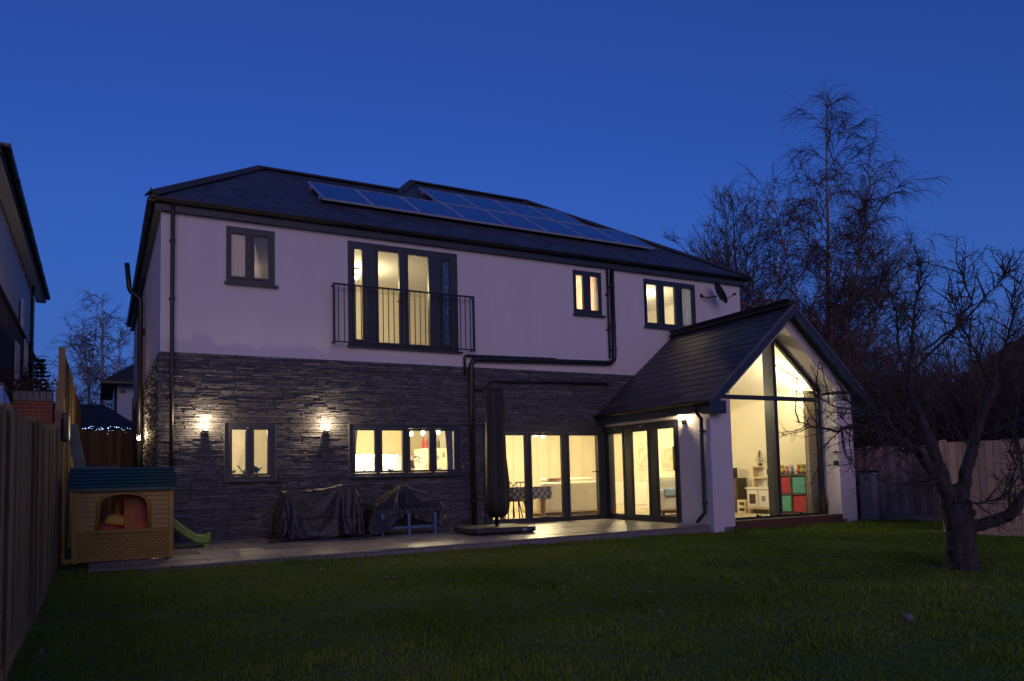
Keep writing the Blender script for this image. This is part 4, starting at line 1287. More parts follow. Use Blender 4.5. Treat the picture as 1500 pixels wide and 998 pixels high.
def dchair(loc, rz, label):
    t = thing('dining_chair', label, 'chair', loc, rz, 'dining chairs')
    MB().lathe([(.20, .43), (.215, .45), (.20, .46)], 18).build('seat', DARKM, t)
    for x in (-.16, .16):
        for y_ in (-.16, .16):
            MB().tube([(x * .8, y_ * .8, .43), (x * 1.2, y_ * 1.25, 0)], .014, 6).build('leg', DARKM, t)
    MB().tube([(-.19, .17, .45), (-.20, .22, .72), (-.12, .24, .84), (.12, .24, .84), (.20, .22, .72), (.19, .17, .45)], .012, 6).build('back_hoop', DARKM, t)
    for x in (-.1, 0, .1): MB().tube([(x, .17, .45), (x, .235, .835)], .007, 5).build('spindle', DARKM, t)
dchair((7.05, .62, 0), math.pi, 'dark metal dining chair in front of the checked cloth')
dchair((7.55, 1.78, 0), 0, 'dark metal dining chair on the far side of the checked cloth')
# living room back wall: panelling, door frame, curtain wall
for k in range(9):
    MB().box(9.3 + k * .4, 9.33 + k * .4, 5.58, 5.598, .05, 2.38).build('wall_panel_strip', CREAM, house)
df = thing('inner_door', 'white panelled inner door at the back of the living room', 'door', (8.35, 5.55, 0))
MB().panel(0, .82, 0, 2.02, [(.12, .36, .2, .85), (.46, .70, .2, .85), (.12, .36, 1.0, 1.85), (.46, .70, 1.0, 1.85)], 0, .04, XZ).build('door_leaf', WHITE, df)
MB().panel(-.08, .90, 0, 2.1, [(0, .82, -.1, 2.02)], -.01, .045, XZ).build('architrave', WHITE, df)
MB().lathe([(.02, 0), (.03, .03), (.02, .05)], 10, (.74, -.03, 1.0)).build('handle', METAL, df)
def picture(loc, w, h, col, label, rz=-math.pi / 2, frame=WHITE):
    t = thing('framed_picture', label, 'picture', loc, rz)
    MB().panel(-w / 2, w / 2, 0, h, [(-w / 2 + .03, w / 2 - .03, .03, h - .03)], -.03, 0, XZ).build('frame', frame, t)
    MB().box(-w / 2 + .03, w / 2 - .03, -.018, -.008, .03, h - .03).build('print', mat('print_' + label.split()[0] + str(int(loc[1] * 100)), col, .6, var=.5, vs=5), t)
picture((12.93, 2.45, 1.05), .85, .62, (.62, .55, .42), 'pale framed picture on the living room wall seen past the armchair')
tvb = thing('television', 'dark flat television edge on the living room wall', 'television', (12.9, 1.75, 1.02))
MB().box(-.06, 0, -.10, .55, 0, .66).build('screen', DARKM, tvb, bevel=.01)
MB().box(0, .04, .1, .35, .2, .45).build('wall_mount', DARKM, tvb)
picture((12.93, 3.6, 1.1), .7, .8, (.70, .66, .55), 'tall pale framed picture further back on the living room wall')
# low white dado rail furniture
sbd = thing('white_sideboard', 'long low white sideboard along the living room wall', 'sideboard', (12.7, 3.4, 0))
MB().box(-.2, .22, -1.0, 1.4, .08, .72).build('carcass', WHITE, sbd, bevel=.01)
for k in range(4): MB().box(-.216, -.201, -.97 + k * .59, -.42 + k * .59, .12, .68).build('door', WHITE, sbd)
MB().box(-.18, .2, -.98, 1.38, 0, .08).build('plinth', WHITE, sbd)

# play room in the glazed gable
DKW = mat('dark_brown_wood', (.045, .028, .020), .5, var=.15)
cs = thing('cube_shelf', 'dark two by two cube shelf with red and turquoise boxes', 'shelf', (12.36, -2.30, 0.0))
cw, chh = .86, .88
MB().panel(-cw / 2, cw / 2, .02, chh, [(-cw / 2 + .05, -.02, .07, chh / 2 - .01), (.02, cw / 2 - .05, .07, chh / 2 - .01), (-cw / 2 + .05, -.02, chh / 2 + .03, chh - .05), (.02, cw / 2 - .05, chh / 2 + .03, chh - .05)], -.19, .10, YZ).build('carcass', DKW, cs)
MB().box(.10, .11, -cw / 2, cw / 2, .02, chh).build('back_panel', DKW, cs)
RED_ = mat('red_fabric', (.42, .035, .05), .85, var=.06); TRQ = mat('turquoise_fabric', (.10, .36, .31), .85, var=.06)
for (y0, y1, z0, z1, mm, nm) in ((.02, .38, .45, .83, RED_, 'box'), (-.38, -.02, .45, .83, TRQ, 'box'), (.02, .38, .07, .43, TRQ, 'box'), (-.38, -.02, .07, .43, RED_, 'box')):
    b = MB().box(-.175, .08, y0 + .004, y1 - .004, z0 + .004, z1 - .02).build('storage_box', mm, None, bevel=.012)
    b.location = (12.36, -2.30, 0)
    tag(b, {(.02, .45): 'red fabric box in the upper cell nearer the mullion', (-.38, .45): 'turquoise fabric box in the upper cell nearer the curtain', (.02, .07): 'turquoise fabric box in the lower cell nearer the mullion', (-.38, .07): 'red fabric box in the lower cell nearer the curtain'}[(y0, z0)], 'storage box', 'boxes in the cube shelf')
ty = random.Random(21)
tcs = [(.5, .05, .05), (.55, .40, .05), (.10, .30, .08), (.5, .2, .3), (.55, .5, .4), (.12, .15, .4), (.35, .12, .06)]
tnm = ['red', 'yellow', 'green', 'pink', 'cream', 'blue', 'brown']
for k in range(11):
    i = k % 7
    y_ = -1.92 - k * .075
    t = thing('soft_toy', 'small %s toy, %s along the top of the cube shelf from the mullion' % (tnm[i], ['first', 'second', 'third', 'fourth', 'fifth', 'sixth', 'seventh', 'eighth', 'ninth', 'tenth', 'eleventh'][k]), 'toy', (12.28 + ty.uniform(-.06, .08), y_, .88), ty.uniform(0, 6), 'toys on the cube shelf')
    mm = mat('toy_%d' % k, tcs[i], .8)
    s = ty.uniform(.8, 1.25)
    MB().ball((0, 0, .05 * s), .045 * s, 8, 1.1).build('body', mm, t, smooth=True)
    MB().ball((.01, 0, .125 * s), .032 * s, 8).build('head', mm, t, smooth=True)
    for q in (-1, 1): MB().ball((.0, .022 * q * s, .155 * s), .013 * s, 6).build('ear', mm, t, smooth=True)
pk_ = thing('play_kitchen', 'cream wooden toy kitchen with a shelf hutch in the glazed gable', 'play kitchen', (12.30, -1.42, 0))
PCR = mat('cream_wood', (.72, .62, .42), .55, var=.04)
MB().box(-.17, .17, -.40, .36, .10, .55).build('base_cabinet', PCR, pk_, bevel=.006)
MB().box(-.20, .19, -.42, .38, .552, .585).build('worktop', WHITE, pk_)
for y_ in (-.36, .32):
    for x in (-.14, .14): MB().box(x - .02, x + .02, y_ - .02, y_ + .02, 0, .10).build('leg', PCR, pk_)
ov_ = MB().panel(.03, .32, .15, .52, [(.08, .27, .22, .44)], -.19, -.171, YZ).build('oven_door', WHITE, pk_)
MB().box(-.182, -.175, .08, .27, .22, .44).build('oven_glass', DKW, ov_)
MB().box(-.186, -.171, -.36, -.02, .15, .52).build('cupboard_door', WHITE, pk_)
MB().box(-.196, -.186, -.20, -.10, .28, .40).build('sticker', mat('sticker_grey', (.25, .25, .24), .6), pk_)
MB().panel(-.40, .36, .586, 1.08, [(-.36, -.06, .84, 1.04), (-.02, .32, .82, 1.04), (-.36, .32, .60, .79)], .02, .17, YZ).build('hutch', PCR, pk_)
MB().box(.165, .172, -.38, .34, .59, 1.06).build('hutch_back', WHITE, pk_)
mw_ = MB().box(0, .15, -.36, -.06, .845, 1.03).build('microwave', WHITE, pk_)
MB().box(-.008, -.001, -.28, -.10, .87, 1.0).build('microwave_window', DKW, mw_)
for k in range(5):
    MB().tube([(.10, -.30 + k * .07, .60), (.10, -.30 + k * .07, .72)], .013, 6).build('utensil', DARKM if k % 2 else mat('sage_%d' % k, (.25, .35, .28), .6), pk_)
sd_ = thing('step_stool', 'small cream step drawer beside the toy kitchen', 'stool', (12.32, -.86, 0))
MB().panel(-.12, .14, .0, .30, [(-.08, .10, .04, .12), (-.08, .10, .17, .25)], -.16, .14, YZ).build('carcass', PCR, sd_)
MB().box(.135, .14, -.11, .13, .01, .29).build('back', PCR, sd_)
cab = thing('dark_cabinet', 'dark flat panel cabinet at the left edge of the gable window', 'cabinet', (12.32, -.50, 0))
MB().box(-.14, .14, -.24, .38, .0, .80).build('carcass', DKW, cab)
MB().box(-.156, -.141, -.22, .06, .04, .77).build('door', DKW, cab)
MB().box(-.156, -.141, .08, .36, .04, .77).build('door', DKW, cab)
bx_ = thing('small_speaker', 'small black speaker box on the dark cabinet', 'speaker', (12.3, -.48, .80))
MB().box(-.07, .07, -.08, .08, 0, .24).build('housing', BLACKP, bx_, bevel=.01)
MB().lathe([(.05, 0), (.055, .005)], 12).build('cone', DARKM, bx_).matrix_local = Matrix.Translation((-.076, 0, .1)) @ Matrix.Rotation(math.pi / 2, 4, 'Y')
# little christmas tree
ct = thing('christmas_tree', 'little green christmas tree on top of the toy kitchen', 'christmas tree', (12.30, -1.34, 1.08))
MB().lathe([(.05, 0), (.06, .05)], 10).build('pot', DKW, ct)
MB().tube([(0, 0, .04), (0, 0, .34)], .012, 6).build('trunk', DKW, ct)
tr_ = MB(); rr = random.Random(4)
for k in range(260):
    h = rr.random(); rad = .14 * (1 - h) * rr.uniform(.4, 1); a = rr.uniform(0, 6.28)
    p = Vector((rad * math.cos(a), rad * math.sin(a), .07 + .27 * h)); d = Vector((math.cos(a), math.sin(a), -.3)) * .035
    q = Vector((-math.sin(a), math.cos(a), 0)) * .012
    tr_.add([p - q, p + q, p + d], [(0, 1, 2)])
tr_.build('crown', mat('tree_green', (.03, .09, .03), .7), ct)
for k in range(8):
    a = k * 2.4; h = .1 + .03 * k
    MB().ball((.09 * (1 - h * 2) * math.cos(a), .09 * (1 - h * 2) * math.sin(a), h), .012, 6).build('bauble', REDP, ct)
# curtains
def curtain(a, b, z0, z1, m_, label, waves=7, amp=.03, gather=1.0):
    a = Vector(a); b = Vector(b); d = b - a; n_ = Vector((-d.y, d.x)).normalized()
    mb = MB(); k = waves * 8
    zs = [z0 + (z1 - z0) * i / 6 for i in range(7)]
    rows = []
    for z in zs:
        q = (z - z0) / (z1 - z0)
        sq = 1 - (1 - gather) * math.sin(math.pi * min(1, (1 - q) * 1.1) * .55)
        for i in range(k + 1):
            u = i / k
            p = a + d * (u * sq) + n_ * amp * (math.sin(u * waves * 6.28 + .4 * math.sin(3 * q)) + .3 * math.sin(u * waves * 13 + 1))
            mb.v.append((p.x, p.y, z))
    for r_ in range(6):
        for i in range(k):
            o = r_ * (k + 1) + i
            mb.f.append((o, o + 1, o + k + 2, o + k + 1)); mb.t.append(1.0)
    c = mb.build('curtain', m_, smooth=True)
    sm = c.modifiers.new('thick', 'SOLIDIFY'); sm.thickness = .004
    return tag(c, label, 'curtain')
def cloth_mat(name, col, var=.1, vs=8):
    m = mat(name, col, .9, var=var, vs=vs)
    nt = m.node_tree; b = nt.nodes['Principled BSDF']
    tr = nt.nodes.new('ShaderNodeBsdfTranslucent'); mx = nt.nodes.new('ShaderNodeMixShader')
    src = b.inputs['Base Color'].links
    if src: nt.links.new(src[0].from_socket, tr.inputs[0])
    else: tr.inputs[0].default_value = (*col, 1)
    mx.inputs[0].default_value = .5
    nt.links.new(b.outputs[0], mx.inputs[1]); nt.links.new(tr.outputs[0], mx.inputs[2]); nt.links.new(mx.outputs[0], nt.nodes['Material Output'].inputs[0])
    return m
LIN = cloth_mat('linen', (.70, .64, .52)); GREYC = cloth_mat('grey_pattern_curtain', (.22, .19, .22), .45, 12); WCUR = cloth_mat('white_voile', (.62, .64, .68), .05)
curtain((12.12, -2.80), (12.44, -2.86), .04, 2.62, LIN, 'long linen curtain drawn aside in the glazed gable', 6, .035)
curtain((3.26, .36), (3.52, .36), .95, 2.2, LIN, 'brown curtain tied back at the left of the kitchen window', 4, .02, .7)
curtain((5.56, .36), (5.27, .36), .95, 2.2, GREYC, 'patterned grey curtain gathered at the right of the kitchen window', 5, .025, .75)
curtain((11.76, .10), (11.36, .10), 4.37, 5.48, WCUR, 'pale curtain in the right pane of the three pane upstairs window', 6, .02)
curtain((1.06, .10), (1.40, .10), 4.50, 5.48, WCUR, 'white curtain in the left pane of the upstairs corner window', 5, .02)
curtain((5.46, .11), (5.10, .11), 3.51, 5.48, cloth_mat('blue_print_curtain', (.20, .27, .48), .7, 14), 'blue printed curtain in the narrow right pane of the balcony doors', 5, .025)
# kitchen
ku = thing('kitchen_units', 'white kitchen units with a bright lit splashback', 'kitchen units', (3.0, 4.0, 0.02))
MB().box(0, 2.9, 0, .58, 0, .86).build('base_cabinet', WHITE, ku)
MB().box(-.02, 2.92, -.03, .58, .862, .90).build('worktop', mat('worktop', (.55, .5, .42), .3), ku)
MB().box(0, 2.9, .22, .58, 1.56, 2.25).build('wall_cabinet', mat('cream_cabinet', (.74, .66, .46), .5), ku)
MB().box(0.3, 2.7, .28, .34, 1.535, 1.555).build('under_cabinet_light', emat('strip_glow', (1, .93, .78), 9.0), ku)
MB().box(0, 2.9, .56, .575, .90, 1.56).build('splashback', mat('white_tile', (.85, .84, .80), .3), ku)
lamp('strip_light', (1.0, .25, 1.45), 2.0, (1, .90, .72), .1, ku); lamp('strip_light', (2.0, .25, 1.45), 2.0, (1, .90, .72), .1, ku)
tp = thing('kitchen_tap', 'curved tap silhouetted at the foot of the kitchen window', 'tap', (3.62, .42, .98))
MB().tube([(0, 0, 0), (0, 0, .20), (.03, 0, .26), (.09, 0, .27), (.12, 0, .22)], .013, 8).build('spout', METAL, tp)
MB().lathe([(.03, 0), (.03, .03)], 10).build('base', METAL, tp)
fg = thing('fridge', 'tall cream fridge with papers pinned to its door', 'fridge', (6.28, 3.2, .02))
MB().box(-.32, .32, 0, .62, 0, 1.68).build('carcass', mat('fridge_cream', (.78, .74, .62), .35), fg, bevel=.02)
MB().box(-.31, .31, -.04, -.002, .05, .7).build('lower_door', MATS['fridge_cream'], fg, bevel=.012)
fd = MB().box(-.31, .31, -.04, -.002, .72, 1.66).build('upper_door', MATS['fridge_cream'], fg, bevel=.012)
for x, z, w, h in ((-.05, 1.40, .12, .10), (.15, 1.45, .07, .12), (.02, 1.15, .10, .05), (.12, 1.0, .06, .05), (-.2, 1.2, .05, .08)):
    MB().box(x, x + w, -.047, -.0405, z, z + h).build('paper', mat('paper_%d' % int(z * 100), (.35, .33, .30), .8), fd)
MB().box(-.28, -.25, -.08, -.041, .9, 1.3).build('handle', METAL, fd)
bc = [(.5, .03, .03), (.5, .05, .03), (.25, .3, .3), (.3, .25, .1), (.12, .15, .1)]
for k in range(5):
    b = MB().lathe([(.035, 0), (.037, .16), (.015, .20), (.013, .26)], 10)
    o = b.build('bottle', mat('bottle_%d' % k, bc[k], .3)); o.location = (6.02 + k * .10, 3.35, 1.70)
    tag(o, '%s on top of the fridge' % ['red bottle nearest the window post', 'second red bottle from the window post', 'grey glass bottle in the middle', 'amber bottle fourth along', 'dark green bottle at the end'][k], 'bottle', 'bottles on the fridge')
tl_ = thing('table_lamp', 'small table lamp with a pale shade inside the kitchen window', 'lamp', (4.62, .55, .98))
MB().lathe([(.05, 0), (.02, .03), (.02, .2)], 10).build('base', mat('lamp_green', (.12, .2, .08), .4), tl_)
MB().lathe([(.10, .2), (.065, .36)], 14).build('shade', mat('lamp_shade', (.65, .45, .28), .8), tl_)
def pot_plant(loc, label, h=.18, n=16, seed=1, col=(.05, .13, .03)):
    rr = random.Random(seed)
    t = thing('pot_plant', label, 'plant', loc)
    MB().lathe([(.04, 0), (.055, .07)], 10).build('pot', mat('pot_%d' % seed, (.35, .2, .12), .8), t)
    mb = MB()
    for k in range(n):
        a = rr.uniform(0, 6.28); l = h * rr.uniform(.6, 1.2)
        base = Vector((0, 0, .07)); tip = base + Vector((math.cos(a) * l * .7, math.sin(a) * l * .5, l * rr.uniform(.35, 1)))
        sd__ = Vector((-math.sin(a), math.cos(a), .3)) * .028
        mid = base.lerp(tip, .65) + Vector((0, 0, .02))
        mb.add([base, mid - sd__, tip, mid + sd__], [(0, 1, 2, 3)])
    mb.build('leaves', mat('plant_green_%d' % seed, col, .5), t)
pot_plant((1.20, .40, 1.06), 'small pot plant on the sill at the left pane of the stone framed window', .14, 14, 31)
pot_plant((1.40, .40, 1.06), 'upright pot plant behind the middle bar of the stone framed window', .15, 12, 32)
pot_plant((1.62, .40, 1.06), 'spreading leafy pot plant in the right pane of the stone framed window', .17, 22, 33, (.09, .17, .03))
pot_plant((4.16, .42, 1.02), 'dark little plant at the foot of the second kitchen pane', .10, 12, 34)
hf = thing('hanging_pot', 'dark sprig ornament hanging on the kitchen wall', 'ornament', (5.55, 2.6, 1.45))
mb = MB(); rr = random.Random(8)
for k in range(24):
    a = rr.uniform(0, 6.28); p = Vector((rr.uniform(-.07, .07), 0, rr.uniform(-.10, .10))); d = Vector((math.cos(a), 0, math.sin(a))) * .05
    mb.add([p, p + d + Vector((.01, .01, .01)), p + d * 1.3, p + d - Vector((.01, -.01, .01))], [(0, 1, 2, 3)])
mb.build('sprig', DKW, hf)
# upstairs door in the balcony room, bathroom print
dd = thing('bedroom_door', 'open cream bedroom door seen through the balcony doors', 'door', (5.95, 2.6, 2.95), math.radians(52))
MB().box(0, .85, 0, .04, 0.01, 2.02).build('door_leaf', mat('door_cream', (.74, .68, .52), .5), dd)
for z in (.95, .55): MB().box(.10, .16, -.02, -.001, z, z + .12).build('door_plate', METAL, dd)
picture((8.35, 2.58, 4.85), .55, .55, (.25, .08, .45), 'purple picture behind the small two pane window', 0)

# ================================================================== garden
# raised bed under the gable window
BEDM = mat('bed_brick', (.115, .050, .035), .85, var=.3, vs=9, bump=.3, bs=30)
bed = thing('raised_bed', 'low brown raised planting bed along the foot of the gable window', 'planter')
sm1 = MB().box(.002, .228, 0, .10, .002, .068).mesh('brick', BEDM)
for i in range(3):
    x = PL + .0 - (.115 if i % 2 else 0)
    while x < PR - .02:
        a, b = max(x, PL + .002), min(x + .23, PR - .002)
        if b - a > .03: inst('brick', sm1, bed, (a, EXY - .02, LAWN - .03 + i * .07), (0, 0, 0), ((b - a) / .23, 1, 1))
        x += .23
MB().box(PL + .002, PR - .002, EXY - .03, EXY + .10, .035, .05).build('coping', mat('bed_coping', (.16, .12, .09), .8, var=.2), bed)
MB().box(PL + .003, PR - .003, EXY + .085, gz - .02, -.2, .0).build('soil', SOIL, bed)
peb = MB(); rp = random.Random(5)
for k in range(420):
    x, y_ = rp.uniform(PL + .05, PR - .05), rp.uniform(EXY + .12, gz - .04)
    s = rp.uniform(.015, .035)
    o = len(peb.v)
    c = Vector((x, y_, .005 + s * .4))
    vs = [c + Vector((rp.uniform(.7, 1.2) * dx * s, rp.uniform(.7, 1.2) * dy * s, dz * s * .8)) for dx, dy, dz in ((1, 0, 0), (0, 1, 0), (-1, 0, 0), (0, -1, 0), (0, 0, 1), (0, 0, -1))]
    peb.add(vs, [(0, 1, 4), (1, 2, 4), (2, 3, 4), (3, 0, 4), (1, 0, 5), (2, 1, 5), (3, 2, 5), (0, 3, 5)], rp.uniform(.5, 1.5))
kind(peb.build('pebbles', mat('pebble', (.11, .11, .115), .8, tint=True), bed), 'stuff')
ros = thing('rosemary_bush', 'upright green rosemary bush in the bed beside the right pillar', 'bush', (12.16, -3.17, 0))
mb = MB(); ms = MB(); rr = random.Random(14)
for k in range(26):
    a = rr.uniform(0, 6.28); r0 = rr.uniform(0, .16); x, y_ = r0 * math.cos(a), r0 * .5 * math.sin(a)
    h = rr.uniform(.25, .56); tip = Vector((x * 1.5, y_ * 1.4, h)); b0 = Vector((x * .5, y_ * .5, 0))
    ms.tube([b0, b0.lerp(tip, .5), tip], [.006, .005, .003], 4)
    for j in range(34):
        q = rr.uniform(.2, 1); p = b0.lerp(tip, q); aa = rr.uniform(0, 6.28)
        d = Vector((math.cos(aa), math.sin(aa), .9)).normalized() * rr.uniform(.025, .04); sdv = Vector((-math.sin(aa), math.cos(aa), 0)) * .004
        mb.add([p - sdv, p + sdv, p + d], [(0, 1, 2)])
ms.build('stems', TWIG, ros); mb.build('foliage', mat('rosemary', (.05, .075, .03), .7), ros)
for k, (x, label) in enumerate(((10.3, 'small dark pansy clump in the bed below the first gable pane'), (10.85, 'dark pansy clump in the bed just before the mullion'), (11.5, 'dark pansy clump in the bed below the cube shelf'))):
    pot_plant((x, -3.16, -.03), label, .09, 18, 60 + k, (.03, .05, .03))
# bird feeder, meter cabinet, stone
fe = thing('bird_feeder', 'small clear tube bird feeder hanging from the apple tree by the pillar', 'bird feeder', (11.27, -4.2, 1.02))
MB().lathe([(.05, 0), (.05, .10)], 12).build('seed_tray', mat('feeder_base', (.03, .05, .05), .5), fe)
MB().lathe([(.042, .101), (.042, .24)], 12).build('tube', GLASS, fe)
MB().lathe([(.058, .24), (.05, .265), (.01, .28)], 12).build('lid', DARKM, fe)
MB().tube([(0, 0, .28), (0.0, 0, .50), (.01, 0, .72)], .003, 5).build('wire', DARKM, fe)
mc = thing('storage_cabinet', 'small pale grey storage cabinet against the fence behind the right pillar', 'cabinet', (13.60, -3.12, LAWN))
MB().box(-.10, .10, -.14, .14, .02, 1.02).build('carcass', mat('cabinet_grey', (.34, .33, .36), .6, var=.1), mc)
MB().box(-.12, .12, -.17, .17, 1.021, 1.06).build('lid', BLACKP, mc)
for k in range(12): MB().box(-.095, .095, -.148, -.141, .05 + k * .08, .12 + k * .08).build('slat', MATS['cabinet_grey'], mc)
bl = MB().ball((0, 0, .03), .04, 10, .85).build('stone', mat('pale_stone', (.16, .155, .15), .8, var=.3, vs=20), None, smooth=True)
bl.location = (4.317, -10.33, LAWN); tag(bl, 'small pale stone lying on the dark lawn', 'stone')

# ---- trees
def tubes(paths, n=3):
    mb = MB()
    for pts, rad in paths:
        mb.tube(pts, rad, n, cap=False)
    return mb
def shoot(rng, p, d, L, r0, r1, seg=4, wob=.12, pull=Vector((0, 0, 0))):
    pts = [Vector(p)]; rad = [r0]; d = Vector(d).normalized()
    for i in range(seg):
        d = (d + Vector((rng.gauss(0, wob), rng.gauss(0, wob), rng.gauss(0, wob))) + pull * ((i + 1) / seg)).normalized()
        pts.append(pts[-1] + d * (L / seg)); rad.append(r0 + (r1 - r0) * (i + 1) / seg)
    return pts, rad, d
def along(pts, q):
    s = q * (len(pts) - 1); i = min(int(s), len(pts) - 2)
    return pts[i].lerp(pts[i + 1], s - i), (pts[i + 1] - pts[i]).normalized()
def rand_side(rng, d, ang):
    o = d.orthogonal().normalized(); o.rotate(__import__('mathutils').Quaternion(d, rng.uniform(0, 6.283)))
    return (d * math.cos(ang) + o * math.sin(ang)).normalized()

def bare_tree(loc, H, stems, label, seed, droop, width, nl=34, n2=9, n3=7, tr=.18, bark=BIRCH, twig=TWIGB, low=.18, twr=.009, cat='tree', name='bare_tree', prof=None, group=None):
    rng = random.Random(seed)
    t = thing(name, label, cat, loc, 0, group)
    wood, fine = [], []
    for (dx, dy, hh, r0, bx) in stems:
        n = 12
        base = Vector((bx, 0, 0)); top = Vector((dx, dy, H * hh))
        pts = []
        for i in range(n + 1):
            q = i / n
            p = base.lerp(top, q); p.x = bx + (dx - bx) * q ** 1.4; p.y = dy * q ** 1.4
            p += Vector((rng.gauss(0, .05), rng.gauss(0, .05), 0)) * H * .03
            pts.append(p)
        rad = [max(.012, r0 * (1 - q / n) ** .9) for q in range(n + 1)]
        wood.append((pts, rad))
        for k in range(int(nl * hh)):
            q = low + (1 - low) * ((k + rng.random()) / (nl * hh)) * .985
            p, d = along(pts, q)
            hrel = p.z / H
            Lb = width * (prof(hrel) if prof else math.sin(math.pi * min(1, .25 + .72 * (1 - hrel)) ) ** .8) * rng.uniform(.65, 1.05)
            d1 = rand_side(rng, d, rng.uniform(.45, .95))
            b, br, _ = shoot(rng, p, d1, Lb, max(.012, .03 * (1 - hrel) + .014), .006, 6, .10, Vector((0, 0, .10 if droop < .3 else .02)))
            wood.append((b, br))
            nq = max(3, int(n2 * (1 - .65 * q ** 2)))
            for j in range(nq):
                q2 = .2 + .8 * (j + rng.random()) / nq
                p2, dd_ = along(b, min(q2, .99))
                L2 = Lb * rng.uniform(.22, .45) + .15
                s2, r2, _ = shoot(rng, p2, rand_side(rng, dd_, rng.uniform(.4, .9)), L2, twr * 1.3, twr * .8, 4, .14, Vector((0, 0, -droop * .25 if droop else .10)))
                fine.append((s2, r2))
                for m in range(max(2, int(n3 * (1 - .5 * q ** 2)))):
                    p3, d3 = along(s2, rng.uniform(.15, .99))
                    L3 = rng.uniform(.35, .95) * (1.0 if droop else .75) * width / 2.6
                    s3, r3_, _ = shoot(rng, p3, rand_side(rng, d3, rng.uniform(.3, .8)), L3, twr * .8, twr * .5, 4, .12, Vector((0, 0, -droop if droop else .12)))
                    fine.append((s3, r3_))
    tubes(wood, 6).build('trunk', bark, t, smooth=True)
    tubes(fine, 3).build('crown', twig, t)
    return t
GB = LAWN
def bprof(h):  # birch outline: narrow tip, widest a third of the way up
    return lerp([(0, .75), (.3, 1.0), (.5, .85), (.7, .72), (.85, .52), (1, .2)], h)
bare_tree((24.3, 6.5, GB), 15.9, [(.5, -.3, 1.0, .17, 0), (2.1, -1.1, .83, .11, .15), (2.9, -1.6, .62, .08, .2), (-1.5, .9, .76, .08, -.1), (-2.3, 1.0, .52, .06, -.1)], 'tallest weeping birch tree rising behind the gabled extension', 11, .50, 3.1, nl=38, n2=12, n3=14, prof=bprof, twr=.010)
bare_tree((23.6, 10.2, GB), 13.0, [(-.2, 0, 1.0, .22, 0), (-1.6, 0, .8, .14, 0), (1.3, .3, .84, .13, 0)], 'round bare tree standing behind the end of the house beside the birch', 12, 0, 3.2, nl=28, n2=12, n3=13, twr=.011, bark=TWIG, twig=TWIG, prof=lambda h: lerp([(0, .6), (.4, .9), (.7, .8), (1, .3)], h), low=.35)
bare_tree((-.75, 36.8, GB), 12.2, [(-.1, 0, 1.0, .2, 0), (1.0, 0, .86, .12, .3), (-1.1, 0, .84, .12, -.3)], 'bare weeping birch far beyond the alley', 13, .45, 2.6, nl=30, n2=9, n3=9, prof=lambda h: lerp([(0, .7), (.5, 1.0), (.8, .75), (1, .3)], h), twr=.013)
bare_tree((-2.3, 38, GB), 8.3, [(-.1, 0, 1.0, .12, 0)], 'small bare tree between the neighbour\'s wall and the tall fence', 14, 0, 1.4, nl=16, n2=6, n3=5, bark=TWIG, twig=TWIG, twr=.013)
# dark conifer behind the neighbour's corner
cf = thing('conifer', 'dark layered conifer at the corner of the brick house', 'tree', (-3.1, 21.5, GB))
MB().tube([(0, 0, 0), (0, 0, 6.3)], [.14, .02], 8).build('trunk', BARK, cf)
mb = MB(); rr = random.Random(6)
for lv in range(34):
    z = 1.2 + lv * .15; R_ = 1.35 * (1 - (z - 1) / 5.6) + .12
    for k in range(13):
        a = rr.uniform(0, 6.28); L_2 = R_ * rr.uniform(.7, 1.1)
        d = Vector((math.cos(a), math.sin(a), -.12)); s_ = Vector((-math.sin(a), math.cos(a), 0))
        for j in range(9):
            q = .2 + .8 * j / 9; p = Vector((0, 0, z)) + d * L_2 * q + Vector((0, 0, .10 * q * q))
            for sg in (-1, 1):
                e = p + (s_ * sg * .22 * (1.1 - q) + d * .13 + Vector((0, 0, rr.uniform(-.06, .03))))
                w2 = Vector((0, 0, .03)) + d * .03
                mb.add([p - w2, p + w2, e], [(0, 1, 2)])
mb.build('crown', LEAFD, cf)

# ---- apple tree (skeleton in tree-local metres: across, up, depth)
AU = .00735
ap = thing('apple_tree', 'gnarled bare apple tree with a thick trunk on the lawn', 'tree', (7.34, -8.91, LAWN), -YAW)
ra_ = random.Random(17)
def A3(x, z, d=0.0): return Vector((x * AU, d, z * AU))
limbs = []
def limb(pts, rads):
    P = [A3(*p) for p in pts]
    # subdivide with a little crookedness
    Q, S = [], []
    for i in range(len(P) - 1):
        for k in range(7):
            q = k / 7
            j = Vector((ra_.gauss(0, .006), ra_.gauss(0, .007), ra_.gauss(0, .006))) if k else Vector((0, 0, 0))
            Q.append(P[i].lerp(P[i + 1], q) + j); S.append((rads[i] + (rads[i + 1] - rads[i]) * q) * ra_.uniform(.985, 1.015))
    Q.append(P[-1]); S.append(rads[-1])
    limbs.append((Q, S))
    return Q, S
limb([(0, -6), (-1, 12), (-2, 40), (-3, 70), (-6, 100), (-10, 122)], [.178, .150, .140, .138, .128, .09])
L1 = limb([(-12, 92), (-30, 132, -.05), (-60, 166, -.12), (-95, 193, -.2), (-130, 204, -.25), (-165, 214, -.3), (-195, 205, -.35), (-235, 214, -.4), (-258, 221, -.42)], [.105, .082, .062, .050, .036, .026, .018, .010, .004])
L2 = limb([(-14, 100), (-22, 150, .05), (-34, 200, .1), (-46, 245, .15), (-53, 277, .18)], [.105, .088, .078, .070, .058])
L3 = limb([(0, 98), (10, 150, -.05), (22, 195, -.1), (38, 235, -.1), (52, 268, -.12), (62, 290, -.1)], [.10, .078, .064, .056, .05, .036])
L4 = limb([(10, 62), (40, 70, -.08), (60, 80, -.15), (80, 110, -.2), (104, 136, -.25), (130, 158, -.3)], [.088, .080, .075, .064, .056, .05])
_k0 = len(limbs)
